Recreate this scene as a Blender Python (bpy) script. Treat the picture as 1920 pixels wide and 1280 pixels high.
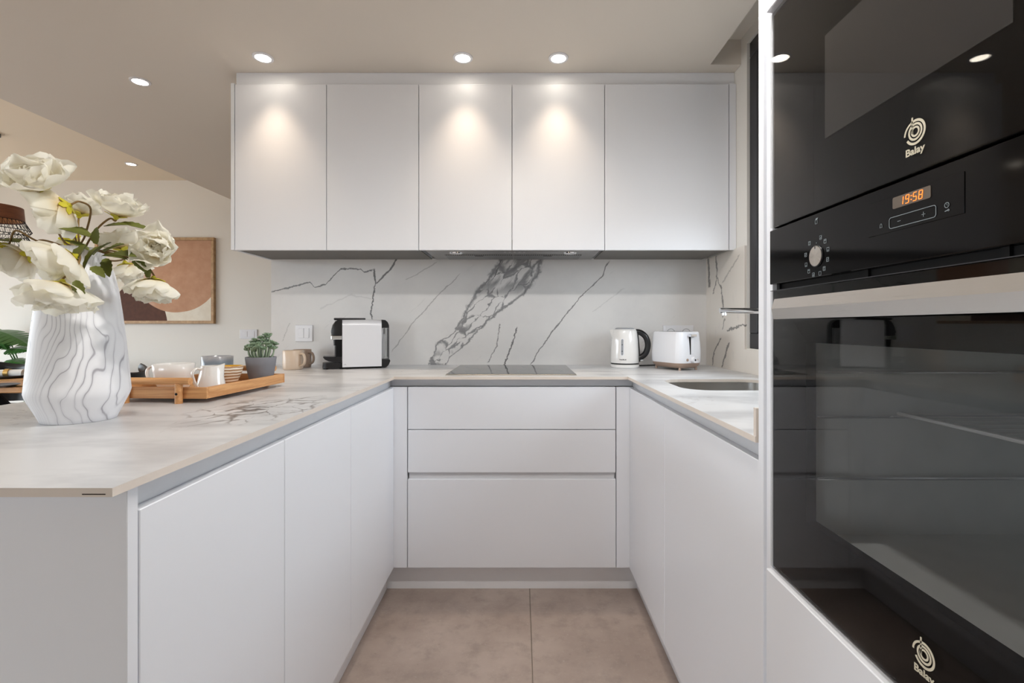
import bpy, bmesh, math, random
from mathutils import Vector, Matrix, Euler
random.seed(7)
PI = math.pi
R = math.radians
scene = bpy.context.scene
col = scene.collection
for o in list(bpy.data.objects):
    bpy.data.objects.remove(o, do_unlink=True)

# ------------------------------------------------------------------ camera
F = 912.0                      # focal length in photo pixels (1920 wide)
CX, CY, EYE = 977.0, 612.0, 1.157
cd = bpy.data.cameras.new('camera')
cam = bpy.data.objects.new('camera', cd)
col.objects.link(cam)
cam.location = (0, 0, EYE)
cam.rotation_euler = (R(90), 0, 0)
cd.sensor_width = 36.0
cd.lens = F / 1920.0 * 36.0
cd.shift_x = -(CX - 960.0) / 1920.0
cd.shift_y = (CY - 640.0) / 1920.0
cd.clip_start = 0.02
scene.camera = cam

# ------------------------------------------------------------------ world, daylight portals, exposure
w = bpy.data.worlds.new('sky')
scene.world = w
w.use_nodes = True
wn = w.node_tree.nodes
_tc = wn.new('ShaderNodeTexCoord')
_sx = wn.new('ShaderNodeSeparateXYZ')
_mr = wn.new('ShaderNodeMapRange')
_mr.interpolation_type = 'SMOOTHSTEP'
_mr.inputs[1].default_value = -.06
_mr.inputs[2].default_value = .06
_mx = wn.new('ShaderNodeMix')
_mx.data_type = 'RGBA'
_mx.inputs[6].default_value = (.30, .29, .28, 1)      # ground and buildings below the horizon
_mx.inputs[7].default_value = (.85, .925, 1.0, 1)      # overcast sky
for _a, _b in ((_tc.outputs['Generated'], _sx.inputs[0]), (_sx.outputs[2], _mr.inputs[0]), (_mr.outputs[0], _mx.inputs[0]),
               (_mx.outputs[2], wn['Background'].inputs['Color'])):
    w.node_tree.links.new(_a, _b)
wn['Background'].inputs['Strength'].default_value = 6.3
scene.view_settings.view_transform = 'Standard'
scene.view_settings.look = 'None'
scene.view_settings.gamma = 1.0
scene.view_settings.exposure = 0.84
try:
    scene.view_settings.use_curve_mapping = False
except Exception:
    pass
try:
    scene.cycles.caustics_reflective = False
    scene.cycles.caustics_refractive = False
    scene.cycles.sample_clamp_indirect = 6.0
    scene.cycles.max_bounces = 12
    scene.cycles.diffuse_bounces = 6
    scene.cycles.use_denoising = True
except Exception:
    pass


def portal(loc, rot, sx, sy):
    l = bpy.data.lights.new('window_daylight', 'AREA')
    l.shape = 'RECTANGLE'
    l.size = sx
    l.size_y = sy
    l.cycles.is_portal = True
    o = bpy.data.objects.new('window_daylight', l)
    col.objects.link(o)
    o.location = loc
    o.rotation_euler = rot
    return o


WARM = (1.0, 0.79, 0.58)
LAMP_W = 9.0
ADDED_AISLE_W = 26.0  # power of the two added aisle lights, out of view
COOL = (1.0, .97, .93)

# ------------------------------------------------------------------ mesh helpers


class MB:
    def __init__(s):
        s.v = []
        s.f = []
        s.m = []

    def add(s, vs, fs, mi=0):
        b = len(s.v)
        s.v += [tuple(p) for p in vs]
        for f in fs:
            s.f.append([i + b for i in f])
            s.m.append(mi)
        return s

    def box(s, x0, x1, y0, y1, z0, z1, b=0.0, mi=0, seg=1):
        if x0 > x1: x0, x1 = x1, x0
        if y0 > y1: y0, y1 = y1, y0
        if z0 > z1: z0, z1 = z1, z0
        if b <= 0:
            vs = [(x, y, z) for x in (x0, x1) for y in (y0, y1) for z in (z0, z1)]
            fs = [(0, 1, 3, 2), (4, 6, 7, 5), (0, 4, 5, 1), (2, 3, 7, 6), (0, 2, 6, 4), (1, 5, 7, 3)]
            return s.add(vs, fs, mi)
        bm = bmesh.new()
        bmesh.ops.create_cube(bm, size=1.0)
        for v in bm.verts:
            v.co = Vector(((x0 + x1) / 2 + v.co.x * (x1 - x0), (y0 + y1) / 2 + v.co.y * (y1 - y0),
                           (z0 + z1) / 2 + v.co.z * (z1 - z0)))
        bmesh.ops.bevel(bm, geom=bm.edges[:], offset=b, segments=seg, affect='EDGES', profile=0.5)
        bm.verts.index_update()
        s.add([v.co[:] for v in bm.verts], [[v.index for v in f.verts] for f in bm.faces], mi)
        bm.free()
        return s

    def loft(s, loops, cap0=True, cap1=True, mi=0, closed=True):
        n = len(loops[0])
        vs = [p for l in loops for p in l]
        fs = []
        for k in range(len(loops) - 1):
            a, b = k * n, (k + 1) * n
            for i in range(n if closed else n - 1):
                j = (i + 1) % n
                fs.append((a + i, a + j, b + j, b + i))
        if cap0:
            fs.append(tuple(reversed(range(n))))
        if cap1:
            e = (len(loops) - 1) * n
            fs.append(tuple(e + i for i in range(n)))
        return s.add(vs, fs, mi)

    def lathe(s, prof, n=32, c=(0, 0, 0), cap0=False, cap1=False, mi=0, sup=2.0):
        loops = []
        for (r, z) in prof:
            l = []
            for i in range(n):
                a = 2 * PI * i / n
                ca, sa = math.cos(a), math.sin(a)
                k = (abs(ca) ** sup + abs(sa) ** sup) ** (-1.0 / sup)
                l.append((c[0] + r * k * ca, c[1] + r * k * sa, c[2] + z))
            loops.append(l)
        return s.loft(loops, cap0, cap1, mi)

    def cyl(s, p0, p1, r, n=16, r1=None, mi=0):
        return s.tube([p0, p1], r, n, r1=r1, mi=mi)

    def tube(s, pts, r, n=10, r1=None, mi=0, cap=True, sq=None):
        pts = [Vector(p) for p in pts]
        N = len(pts)
        loops = []
        up = None
        for i, p in enumerate(pts):
            t = (pts[min(i + 1, N - 1)] - pts[max(i - 1, 0)])
            if t.length < 1e-9: t = Vector((0, 0, 1))
            t.normalize()
            if up is None:
                up = Vector((0, 0, 1)) if abs(t.z) < .9 else Vector((1, 0, 0))
            sx = up.cross(t)
            if sx.length < 1e-6: sx = Vector((1, 0, 0))
            sx.normalize()
            up = t.cross(sx).normalized()
            if callable(r):
                rr = r(i / (N - 1))
            else:
                rr = r if r1 is None else r + (r1 - r) * i / (N - 1)
            k = sq or (1, 1)
            loops.append([tuple(p + sx * math.cos(2 * PI * j / n) * rr * k[0] + up * math.sin(2 * PI * j / n) * rr * k[1]) for j in range(n)])
        return s.loft(loops, cap, cap, mi)

    def prism(s, poly, z0, z1, axis='z', mi=0):
        def P(a, b, h):
            return {'z': (a, b, h), 'y': (a, h, b), 'x': (h, a, b)}[axis]
        l0 = [P(a, b, z0) for a, b in poly]
        l1 = [P(a, b, z1) for a, b in poly]
        return s.loft([l0, l1], True, True, mi)

    def shift(s, d):
        s.v = [(a + d[0], b + d[1], c + d[2]) for a, b, c in s.v]
        return s


def smoothpts(pts, k=6):
    pts = [Vector(p) for p in pts]
    out = []
    n = len(pts)
    for i in range(n - 1):
        p0, p1, p2, p3 = pts[max(i - 1, 0)], pts[i], pts[i + 1], pts[min(i + 2, n - 1)]
        for j in range(k):
            t = j / k
            out.append(0.5 * ((2 * p1) + (p2 - p0) * t + (2 * p0 - 5 * p1 + 4 * p2 - p3) * t * t + (3 * p1 - p0 - 3 * p2 + p3) * t ** 3))
    out.append(pts[-1])
    return out


def rrect(cx, cy, w_, d_, r, z, n=6):
    pts = []
    for (sx, sy, a0) in ((1, 1, 0), (-1, 1, 90), (-1, -1, 180), (1, -1, 270)):
        for k in range(n + 1):
            a = R(a0 + 90 * k / n)
            pts.append((cx + sx * (w_ / 2 - r) + r * math.cos(a), cy + sy * (d_ / 2 - r) + r * math.sin(a), z))
    return pts


def obj(name, mb, mats, parent=None, world=True, smooth=False, angle=35, loc=None, rot=None):
    me = bpy.data.meshes.new(name)
    if parent is not None and world and loc is None:
        rt = parent
        off = Vector((0, 0, 0))
        while rt is not None:
            off += rt.location
            rt = rt.parent
        mb.shift(-off)
    me.from_pydata(mb.v, [], mb.f)
    if not isinstance(mats, (list, tuple)): mats = [mats]
    for m in mats: me.materials.append(m)
    if len(mats) > 1:
        me.polygons.foreach_set('material_index', mb.m)
    bm = bmesh.new()
    bm.from_mesh(me)
    bmesh.ops.recalc_face_normals(bm, faces=bm.faces[:])
    bm.to_mesh(me)
    bm.free()
    if smooth:
        me.polygons.foreach_set('use_smooth', [True] * len(me.polygons))
        try:
            me.set_sharp_from_angle(angle=R(angle))
        except Exception:
            pass
    me.update()
    o = bpy.data.objects.new(name, me)
    col.objects.link(o)
    o.parent = parent
    if loc is not None: o.location = loc
    if rot is not None: o.rotation_euler = rot
    return o


def tag(o, label, cat=None, group=None, kind=None):
    o['label'] = label
    if cat: o['category'] = cat
    if group: o['group'] = group
    if kind: o['kind'] = kind
    return o


def thing(name, label, cat, loc=(0, 0, 0), rz=0.0, group=None):
    o = bpy.data.objects.new(name, None)
    o.empty_display_size = .05
    col.objects.link(o)
    o.location = loc
    o.rotation_euler = (0, 0, rz)
    return tag(o, label, cat, group)


def struct(name, mb, mats, label, parent=None, **k):
    o = obj(name, mb, mats, parent, **k)
    if parent is None:
        tag(o, label, None, None, 'structure')
    return o


# ------------------------------------------------------------------ node helpers


class NT:
    def __init__(s, name):
        s.mat = bpy.data.materials.new(name)
        s.mat.use_nodes = True
        s.t = s.mat.node_tree
        s.bsdf = s.t.nodes['Principled BSDF']
        s.out = s.t.nodes['Material Output']

    def n(s, typ, **k):
        nd = s.t.nodes.new(typ)
        for a, b in k.items(): setattr(nd, a, b)
        return nd

    def put(s, sock, v):
        if hasattr(v, 'is_linked') or isinstance(v, bpy.types.NodeSocket):
            s.t.links.new(v, sock)
        elif isinstance(v, (tuple, list)) and len(v) == 3 and sock.type == 'RGBA':
            sock.default_value = (*v, 1)
        else:
            sock.default_value = v

    def m(s, op, a, b=0.0, c=0.0, clamp=False):
        nd = s.n('ShaderNodeMath', operation=op, use_clamp=clamp)
        s.put(nd.inputs[0], a)
        s.put(nd.inputs[1], b)
        if len(nd.inputs) > 2: s.put(nd.inputs[2], c)
        return nd.outputs[0]

    def step(s, v, e0, e1, o0=0.0, o1=1.0):
        nd = s.n('ShaderNodeMapRange', interpolation_type='SMOOTHSTEP')
        for i, x in enumerate((v, e0, e1, o0, o1)): s.put(nd.inputs[i], x)
        return nd.outputs[0]

    def mix(s, f, a, b, blend='MIX'):
        nd = s.n('ShaderNodeMix', data_type='RGBA', blend_type=blend)
        s.put(nd.inputs[0], f)
        s.put(nd.inputs[6], a)
        s.put(nd.inputs[7], b)
        return nd.outputs[2]

    def pos(s):
        return s.n('ShaderNodeNewGeometry').outputs['Position']

    def oc(s):
        return s.n('ShaderNodeTexCoord').outputs['Object']

    def xyz(s, v):
        nd = s.n('ShaderNodeSeparateXYZ')
        s.put(nd.inputs[0], v)
        return nd.outputs[0], nd.outputs[1], nd.outputs[2]

    def cxyz(s, x, y, z):
        nd = s.n('ShaderNodeCombineXYZ')
        s.put(nd.inputs[0], x); s.put(nd.inputs[1], y); s.put(nd.inputs[2], z)
        return nd.outputs[0]

    def scale(s, v, sc, loc=(0, 0, 0), rot=(0, 0, 0)):
        nd = s.n('ShaderNodeMapping')
        s.put(nd.inputs['Vector'], v)
        nd.inputs['Scale'].default_value = sc if isinstance(sc, (tuple, list)) else (sc, sc, sc)
        nd.inputs['Location'].default_value = loc
        nd.inputs['Rotation'].default_value = rot
        return nd.outputs[0]

    def noise(s, v, sc, detail=4, rough=.5, out=0, dist=0.0):
        nd = s.n('ShaderNodeTexNoise')
        s.put(nd.inputs['Vector'], v)
        nd.inputs['Scale'].default_value = sc
        nd.inputs['Detail'].default_value = detail
        nd.inputs['Roughness'].default_value = rough
        nd.inputs['Distortion'].default_value = dist
        return nd.outputs[out]

    def vor(s, v, sc, feature='DISTANCE_TO_EDGE'):
        nd = s.n('ShaderNodeTexVoronoi', feature=feature)
        s.put(nd.inputs['Vector'], v)
        nd.inputs['Scale'].default_value = sc
        return nd.outputs['Distance']

    def curve(s, x, pts, x0, x1, y0, y1):
        """piecewise linear function through pts; ranges map to 0..1 inside"""
        fx = s.m('DIVIDE', s.m('SUBTRACT', x, x0), x1 - x0, clamp=True)
        nd = s.n('ShaderNodeFloatCurve')
        c = nd.mapping.curves[0]
        q = [((a - x0) / (x1 - x0), (b - y0) / (y1 - y0)) for a, b in sorted(pts)]
        while len(c.points) < len(q): c.points.new(.5, .5)
        for p, (a, b) in zip(c.points, q):
            p.location = (a, b)
            p.handle_type = 'VECTOR'
        nd.mapping.update()
        s.put(nd.inputs['Value'], fx)
        nd.inputs['Factor'].default_value = 1
        return s.m('ADD', s.m('MULTIPLY', nd.outputs[0], y1 - y0), y0)

    def bump(s, h, strength=.1, dist=.01):
        nd = s.n('ShaderNodeBump')
        nd.inputs['Strength'].default_value = strength
        nd.inputs['Distance'].default_value = dist
        s.put(nd.inputs['Height'], h)
        s.put(s.bsdf.inputs['Normal'], nd.outputs[0])

    def set(s, **k):
        names = dict(color='Base Color', rough='Roughness', metal='Metallic', spec='Specular IOR Level', coat='Coat Weight',
                     trans='Transmission Weight', ior='IOR', emit='Emission Color', estr='Emission Strength', sss='Subsurface Weight',
                     aniso='Anisotropic', crough='Coat Roughness', sheen='Sheen Weight')
        for a, b in k.items(): s.put(s.bsdf.inputs[names[a]], b)
        return s


def srgb(r, g, b):
    f = lambda c: (c / 255 / 12.92) if c / 255 <= .04045 else ((c / 255 + .055) / 1.055) ** 2.4
    return (f(r), f(g), f(b))


def plain(name, c, rough=.5, metal=0.0, var=.04, sc=6.0, bumpv=0.0, bsc=200, **k):
    t = NT(name)
    p = t.oc()
    nz = t.noise(p, sc, 4, .55)
    lo = tuple(max(0, x * (1 - var)) for x in c)
    hi = tuple(min(1, x * (1 + var)) for x in c)
    t.set(color=t.mix(nz, lo, hi), rough=rough, metal=metal, **k)
    if bumpv > 0:
        t.bump(t.noise(p, bsc, 2), bumpv, .002)
    return t.mat


def wood(name, c0, c1, rough=.45, sc=(3, 40, 40), rot=(0, 0, 0)):
    t = NT(name)
    p = t.scale(t.oc(), sc, rot=rot)
    g = t.noise(p, 1.5, 6, .6, dist=.4)
    f = t.noise(t.scale(p, (2, 4, 4)), 4, 3, .6)
    k = t.m('ADD', t.m('MULTIPLY', g, .75), t.m('MULTIPLY', f, .25))
    t.set(color=t.mix(t.step(k, .32, .68), c0, c1), rough=rough)
    t.bump(f, .12, .001)
    return t.mat


def brushed(name, c, rough=.3, sc=(2, 2, 300), metal=1.0):
    t = NT(name)
    p = t.scale(t.oc(), sc)
    g = t.noise(p, 3, 3, .6)
    t.set(color=t.mix(g, tuple(x * .9 for x in c), c), metal=metal, rough=t.step(g, .2, .8, rough * .8, rough * 1.25))
    return t.mat


def sheetglass(name, tint, gl_rough=.01, f0=.045, boost=1.0):
    """flat pane: transparent with tint plus a Schlick reflection (real optics, both sides alike)"""
    t = NT(name)
    g = t.n('ShaderNodeNewGeometry')
    d = t.n('ShaderNodeVectorMath', operation='DOT_PRODUCT')
    t.put(d.inputs[0], g.outputs['Normal']); t.put(d.inputs[1], g.outputs['Incoming'])
    c = t.m('ABSOLUTE', d.outputs['Value'])
    f = t.m('ADD', f0, t.m('MULTIPLY', t.m('POWER', t.m('SUBTRACT', 1.0, c), 5.0), 1 - f0))
    f = t.m('MULTIPLY', f, boost, clamp=True)
    tr = t.n('ShaderNodeBsdfTransparent')
    tr.inputs['Color'].default_value = (*tint, 1)
    gl = t.n('ShaderNodeBsdfGlossy')
    gl.inputs['Roughness'].default_value = gl_rough
    gl.inputs['Color'].default_value = (1, 1, 1, 1)
    mx = t.n('ShaderNodeMixShader')
    t.put(mx.inputs[0], f)
    t.t.links.new(tr.outputs[0], mx.inputs[1])
    t.t.links.new(gl.outputs[0], mx.inputs[2])
    t.t.links.new(mx.outputs[0], t.out.inputs['Surface'])
    return t.mat


def emission(name, c, strength):
    t = NT(name)
    t.set(color=c, emit=c, estr=strength, rough=.4)
    return t.mat


# ------------------------------------------------------------------ materials
M = {}
M['lacquer'] = plain('matt_white_lacquer', srgb(235, 237, 242), .38, var=.006, sc=2, bumpv=.01, bsc=900)
M['carcass'] = plain('carcass_white', srgb(232, 233, 237), .5, var=.01)
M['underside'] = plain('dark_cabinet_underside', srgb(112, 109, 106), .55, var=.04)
M['gola'] = plain('satin_grey_aluminium', srgb(214, 215, 218), .38, metal=.1, var=.02, sc=30)
M['plinth'] = plain('grey_plinth', srgb(236, 236, 238), .42, var=.02)
M['paint'] = plain('warm_white_paint', srgb(230, 227, 221), .75, var=.008, sc=3, bumpv=.03, bsc=500)
M['ceil'] = plain('ceiling_paint', srgb(218, 210, 199), .8, var=.008, sc=2, bumpv=.02, bsc=400)
M['ceil_lit'] = plain('living_ceiling_lit_tone', srgb(240, 228, 208), .8, var=.008, sc=2, bumpv=.02, bsc=400)  # lighter than the kitchen ceiling: brighter window light put into the colour
M['steel'] = brushed('brushed_steel', (.62, .60, .57), .32, (2, 2, 400))
M['hoodsteel'] = brushed('hood_steel', (.34, .335, .33), .36, (2, 300, 2))
M['sinksteel'] = plain('sink_steel', (.50, .485, .465), .27, metal=1.0, var=.05, sc=3)
M['chrome'] = plain('chrome', (.85, .86, .88), .06, metal=1.0, var=.01)
M['anthra'] = plain('anthracite_aluminium', srgb(46, 46, 50), .42, var=.05)
M['black'] = plain('black_plastic', srgb(22, 22, 24), .32, var=.08)
M['blackmatt'] = plain('matt_black', srgb(12, 12, 13), .6, var=.08, spec=.2)
M['panelblack'] = plain('black_control_glass', srgb(8, 8, 9), .07, var=.05, spec=.2)
M['rackwire'] = plain('bright_wire', srgb(214, 214, 212), .4, metal=.3, var=.02)
M['mask'] = plain('black_mask_print', srgb(9, 9, 9), .8, var=.05, spec=.0)
M['glossblack'] = plain('gloss_black', srgb(10, 10, 11), .06, var=.05)
M['whiteplastic'] = plain('white_plastic', srgb(230, 230, 234), .25, var=.006)
M['whitegloss'] = plain('white_gloss_enamel', srgb(234, 231, 228), .12, var=.006, coat=.5)
M['porcelain'] = plain('white_porcelain', srgb(236, 233, 229), .14, var=.012, sc=12, coat=.4)
M['tint'] = sheetglass('dark_oven_glass', (.84, .84, .84), .008, .017, 1.0)
M['glass'] = sheetglass('clear_glass', (.97, .98, .98), .005, .04)
M['enamel'] = plain('grey_oven_enamel', srgb(204, 206, 204), .5, var=.1, sc=20)
M['taupe'] = plain('taupe_metal', srgb(176, 152, 136), .35, metal=.4, var=.03)
M['beigecore'] = plain('stone_core', srgb(222, 211, 200), .5, var=.04, sc=40)
M['grout'] = plain('grout', srgb(150, 140, 130), .9, var=.05)
M['bamboo'] = wood('bamboo', srgb(188, 130, 78), srgb(222, 170, 116), .42, (60, 3, 60))
M['bamboo_x'] = wood('bamboo_cross', srgb(188, 130, 78), srgb(222, 170, 116), .42, (3, 60, 60))
M['oak'] = wood('oak_table', srgb(170, 118, 70), srgb(206, 156, 104), .5, (3, 30, 30))
M['framewood'] = wood('frame_wood', srgb(160, 124, 84), srgb(192, 158, 116), .5, (20, 20, 20))
M['walnut'] = wood('walnut_band', srgb(96, 52, 30), srgb(132, 78, 46), .5, (4, 4, 60))
M['concrete'] = plain('grey_concrete', srgb(122, 122, 128), .75, var=.16, sc=14, bumpv=.1, bsc=60)
M['stemgreen'] = plain('succulent_green', srgb(150, 166, 140), .6, var=.2, sc=40)
M['rosette'] = plain('rosette_green', srgb(128, 150, 122), .55, var=.3, sc=60)
M['soil'] = plain('soil', srgb(60, 48, 40), .95, var=.4, sc=80, bumpv=.5, bsc=150)
M['twig'] = plain('brown_stem', srgb(124, 96, 52), .6, var=.25, sc=40)
M['leaf'] = plain('olive_leaf', srgb(98, 104, 38), .5, var=.35, sc=25)
M['calyx'] = plain('calyx_lime', srgb(196, 186, 40), .5, var=.25, sc=60)
M['stamen'] = plain('stamen_yellow', srgb(226, 186, 74), .6, var=.2, sc=90)
M['monstera'] = plain('monstera_green', srgb(58, 104, 46), .35, var=.35, sc=12)
M['mug'] = plain('beige_stoneware', srgb(206, 186, 166), .3, var=.05, sc=20)
M['mugdark'] = plain('taupe_stoneware', srgb(166, 146, 130), .3, var=.06, sc=20)
M['slate'] = plain('slate_blue_plate', srgb(74, 80, 92), .4, var=.08)
M['linen'] = plain('white_linen', srgb(232, 230, 226), .9, var=.03, bumpv=.3, bsc=300)
M['gold'] = plain('brass_gold', (.72, .48, .18), .3, metal=1.0, var=.05)
M['socketdark'] = plain('grey_plastic', srgb(150, 152, 156), .4, var=.04)  # plain mid grey: socket wells, kettle lid and gauge, coffee machine column
M['print'] = plain('silver_print', srgb(206, 198, 176), .5, var=.02)
M['printgrey'] = plain('grey_print', srgb(132, 142, 146), .5, var=.02)
M['display'] = plain('display_window', srgb(98, 88, 78), .3, var=.05)
M['digits'] = emission('amber_digits', (1.0, .22, .03), .9)
M['lamp'] = emission('downlight_lens', (1.0, .90, .76), 14.0)
M['dot'] = plain('hood_mark', srgb(210, 210, 210), .4)


def petal_mat():
    t = NT('peony_petal')
    p = t.oc()
    x, y, z = t.xyz(p)
    r = t.m('SQRT', t.m('ADD', t.m('MULTIPLY', x, x), t.m('ADD', t.m('MULTIPLY', y, y), t.m('MULTIPLY', z, z))))
    nz = t.noise(t.scale(p, (60, 60, 60)), 1, 3)
    base = t.mix(t.step(r, .004, .03), srgb(240, 216, 150), srgb(252, 250, 242))
    base = t.mix(t.m('MULTIPLY', nz, .25), base, srgb(244, 236, 206))
    t.set(color=base, rough=.6, spec=.2)
    tl = t.n('ShaderNodeBsdfTranslucent')
    t.put(tl.inputs[0], base)
    mx = t.n('ShaderNodeMixShader')
    mx.inputs[0].default_value = .48
    t.t.links.new(t.bsdf.outputs[0], mx.inputs[1])
    t.t.links.new(tl.outputs[0], mx.inputs[2])
    t.t.links.new(mx.outputs[0], t.out.inputs['Surface'])
    t.bump(t.noise(t.scale(p, (150, 30, 30)), 1, 3), .15, .002)
    return t.mat


M['petal'] = petal_mat()


def dotted_mat():
    t = NT('microwave_screen_mesh')
    p = t.scale(t.oc(), (1, 260, 260))
    v = t.vor(p, 1.0, 'F1')
    t2 = t.n('ShaderNodeTexVoronoi', feature='F1')
    t2.inputs['Randomness'].default_value = 0
    t.put(t2.inputs['Vector'], p)
    k = t.step(t2.outputs['Distance'], .28, .38)
    t.set(color=t.mix(k, srgb(18, 17, 16), srgb(52, 48, 45)), rough=.5)
    return t.mat


M['screenmesh'] = dotted_mat()


def filter_mat():
    t = NT('hood_filter_mesh')
    p = t.scale(t.oc(), (180, 180, 1))
    ch = t.n('ShaderNodeTexChecker')
    t.put(ch.inputs['Vector'], p)
    ch.inputs['Scale'].default_value = 1
    t.set(color=t.mix(ch.outputs['Fac'], (.10, .10, .10), (.34, .34, .34)), metal=.8, rough=.4)
    return t.mat


M['filter'] = filter_mat()


def floor_mat():
    t = NT('taupe_stone_tile')
    p = t.pos()
    a = t.noise(p, 2.2, 6, .6)
    b = t.noise(p, 14, 6, .65)
    c = t.noise(p, 90, 3, .6)
    base = t.mix(t.step(a, .3, .7), srgb(158, 142, 133), srgb(182, 167, 157))
    base = t.mix(t.m('MULTIPLY', t.step(b, .45, .75), .5), base, srgb(136, 124, 117))
    base = t.mix(t.m('MULTIPLY', t.step(c, .58, .75), .45), base, srgb(186, 175, 168))
    spot = t.step(t.noise(p, 38, 4, .7), .68, .74)
    base = t.mix(t.m('MULTIPLY', spot, .5), base, srgb(112, 96, 86))
    t.set(color=base, rough=t.step(b, .2, .8, .42, .6))
    t.bump(t.m('ADD', b, c), .06, .003)
    return t.mat


M['tile'] = floor_mat()

VEIN = srgb(104, 103, 106)
VEIN2 = srgb(138, 136, 138)
MBASE = srgb(222, 220, 218)


def vein_line(t, a, b, f_pts, lo, hi, width, strength, jig, tex):
    """thin vein b=f(a) between a=lo..hi; lengths in panel units; tex = varying width noise"""
    bs = [q[1] for q in f_pts]
    y0, y1 = min(bs) - 1e-4, max(bs) + 1e-4
    f = t.curve(a, f_pts, lo, hi, y0, y1)
    d = t.m('ABSOLUTE', t.m('SUBTRACT', t.m('ADD', b, jig), f))
    # slope correction
    sl = (max(bs) - min(bs)) / max(hi - lo, 1e-6)
    d = t.m('MULTIPLY', d, 1 / math.sqrt(1 + sl * sl))
    wv = t.m('MULTIPLY', t.m('ADD', .05, t.m('MULTIPLY', tex, 1.45)), width)
    k = t.step(t.m('DIVIDE', d, wv), 1.0, .35)
    e = (hi - lo) * .04
    k = t.m('MULTIPLY', k, t.step(a, lo - e * .2, lo + e))
    k = t.m('MULTIPLY', k, t.step(a, hi + e * .2, hi - e))
    return t.m('MULTIPLY', k, strength)


def back_marble():
    t = NT('marble_backsplash')
    x, y, z = t.xyz(t.pos())
    S = 2.73 / F
    u = t.m('ADD', t.m('DIVIDE', x, S), CX)
    v = t.m('ADD', t.m('DIVIDE', t.m('SUBTRACT', EYE, z), S), CY)
    p = t.cxyz(u, v, 0.0)
    jig = t.m('MULTIPLY', t.m('SUBTRACT', t.noise(p, .10, 5, .75), .5), 12.0)
    jig2 = t.m('MULTIPLY', t.m('SUBTRACT', t.noise(t.scale(p, 1, (300, 50, 0)), .05, 4, .6), .5), 12.0)
    tex = t.noise(t.scale(p, 1, (70, 9, 3)), .045, 3, .6)
    ks = []
    H = lambda pts, w_, s_, j=jig: ks.append(vein_line(t, u, v, pts, min(q[0] for q in pts), max(q[0] for q in pts), w_, s_, j, tex))
    V = lambda pts, w_, s_, j=jig: ks.append(vein_line(t, v, u, [(b, a) for a, b in pts], min(q[1] for q in pts), max(q[1] for q in pts), w_, s_, j, tex))
    H([(508, 548), (545, 539), (583, 529), (592, 539), (612, 533), (640, 504), (678, 504), (684, 511), (703, 504)], 2.2, .85)
    V([(702, 503), (705, 530), (702, 550), (696, 588), (700, 600)], 2.6, .9)
    V([(747, 483), (730, 508), (705, 533)], 3.0, .85, jig2)
    V([(1143, 488), (1125, 522), (1085, 560), (1040, 615), (1012, 655), (994, 686)], 2.0, .75, jig2)
    V([(938, 606), (931, 650), (915, 680)], 1.7, .7)
    V([(970, 612), (957, 655), (944, 686)], 2.2, .85)
    V([(940, 488), (927, 520)], 1.8, .8)
    V([(866, 512), (815, 560), (770, 612), (735, 660)], 1.6, .42, jig2)
    V([(820, 491), (780, 516), (760, 525)], 1.8, .3, jig2)
    V([(545, 605), (531, 640)], 1.8, .3)
    V([(1170, 540), (1110, 585)], 2.0, .14)
    H([(600, 580), (660, 552), (700, 560)], 2.5, .14, jig2)
    # the breccia band
    Lp = [(940, 484), (918, 515), (886, 556), (866, 595), (850, 625), (820, 641), (812, 660), (803, 686)]
    Rp = [(1020, 484), (1008, 520), (985, 552), (950, 575), (915, 602), (872, 648), (845, 668), (836, 686)]
    L = t.curve(v, [(b, a) for a, b in Lp], 484, 686, 795, 1030)
    Rr = t.curve(v, [(b, a) for a, b in Rp], 484, 686, 795, 1030)
    uj = t.m('ADD', u, t.m('MULTIPLY', t.m('SUBTRACT', t.noise(p, .06, 5, .65), .5), 22.0))
    s_ = t.m('DIVIDE', t.m('SUBTRACT', uj, L), t.m('SUBTRACT', Rr, L))
    inside = t.m('MULTIPLY', t.step(s_, -.06, .02), t.step(s_, 1.06, .98))
    q = t.cxyz(t.m('ADD', u, t.m('MULTIPLY', t.m('SUBTRACT', t.noise(p, .03, 3, .6), .5), 26.0)),
               t.m('ADD', v, t.m('MULTIPLY', t.m('SUBTRACT', t.noise(t.scale(p, 1, (500, 0, 0)), .03, 3, .6), .5), 26.0)), 0.0)
    q = t.scale(t.scale(q, 1, rot=(0, 0, R(45))), (.024, .062, 1))
    cell = t.vor(q, 1.0)
    wN = t.noise(p, .035, 3, .6)
    lines = t.step(cell, t.m('MULTIPLY', t.step(wN, .35, .7), .2), .0)
    lines = t.m('MAXIMUM', lines, t.step(t.m('ABSOLUTE', t.m('SUBTRACT', s_, .04)), t.m('MULTIPLY', tex, .16), .0))
    lines = t.m('MAXIMUM', lines, t.step(t.m('ABSOLUTE', t.m('SUBTRACT', s_, .96)), t.m('MULTIPLY', tex, .14), .0))
    cloud = t.step(t.noise(t.scale(t.scale(p, 1, rot=(0, 0, R(48))), (.011, .04, 1)), 1.0, 5, .6), .42, .60)
    top = t.m('MULTIPLY', cloud, t.step(v, 565, 525))
    bot = t.m('MULTIPLY', t.step(wN, .45, .6), t.step(v, 648, 672))
    fill = t.m('MULTIPLY', t.m('MAXIMUM', top, bot), .8)
    band = t.m('MULTIPLY', inside, t.m('MAXIMUM', t.m('MULTIPLY', lines, .85), fill))
    clouds = t.step(t.noise(p, .008, 5, .6), .35, .75)
    base = t.mix(clouds, MBASE, srgb(212, 210, 209))
    wisp = t.noise(t.scale(t.scale(p, 1, rot=(0, 0, R(40))), (.007, .05, 1)), 1.0, 5, .7)
    base = t.mix(t.m('MULTIPLY', t.step(wisp, .60, .75), .28), base, VEIN2)
    tot = ks[0]
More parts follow.
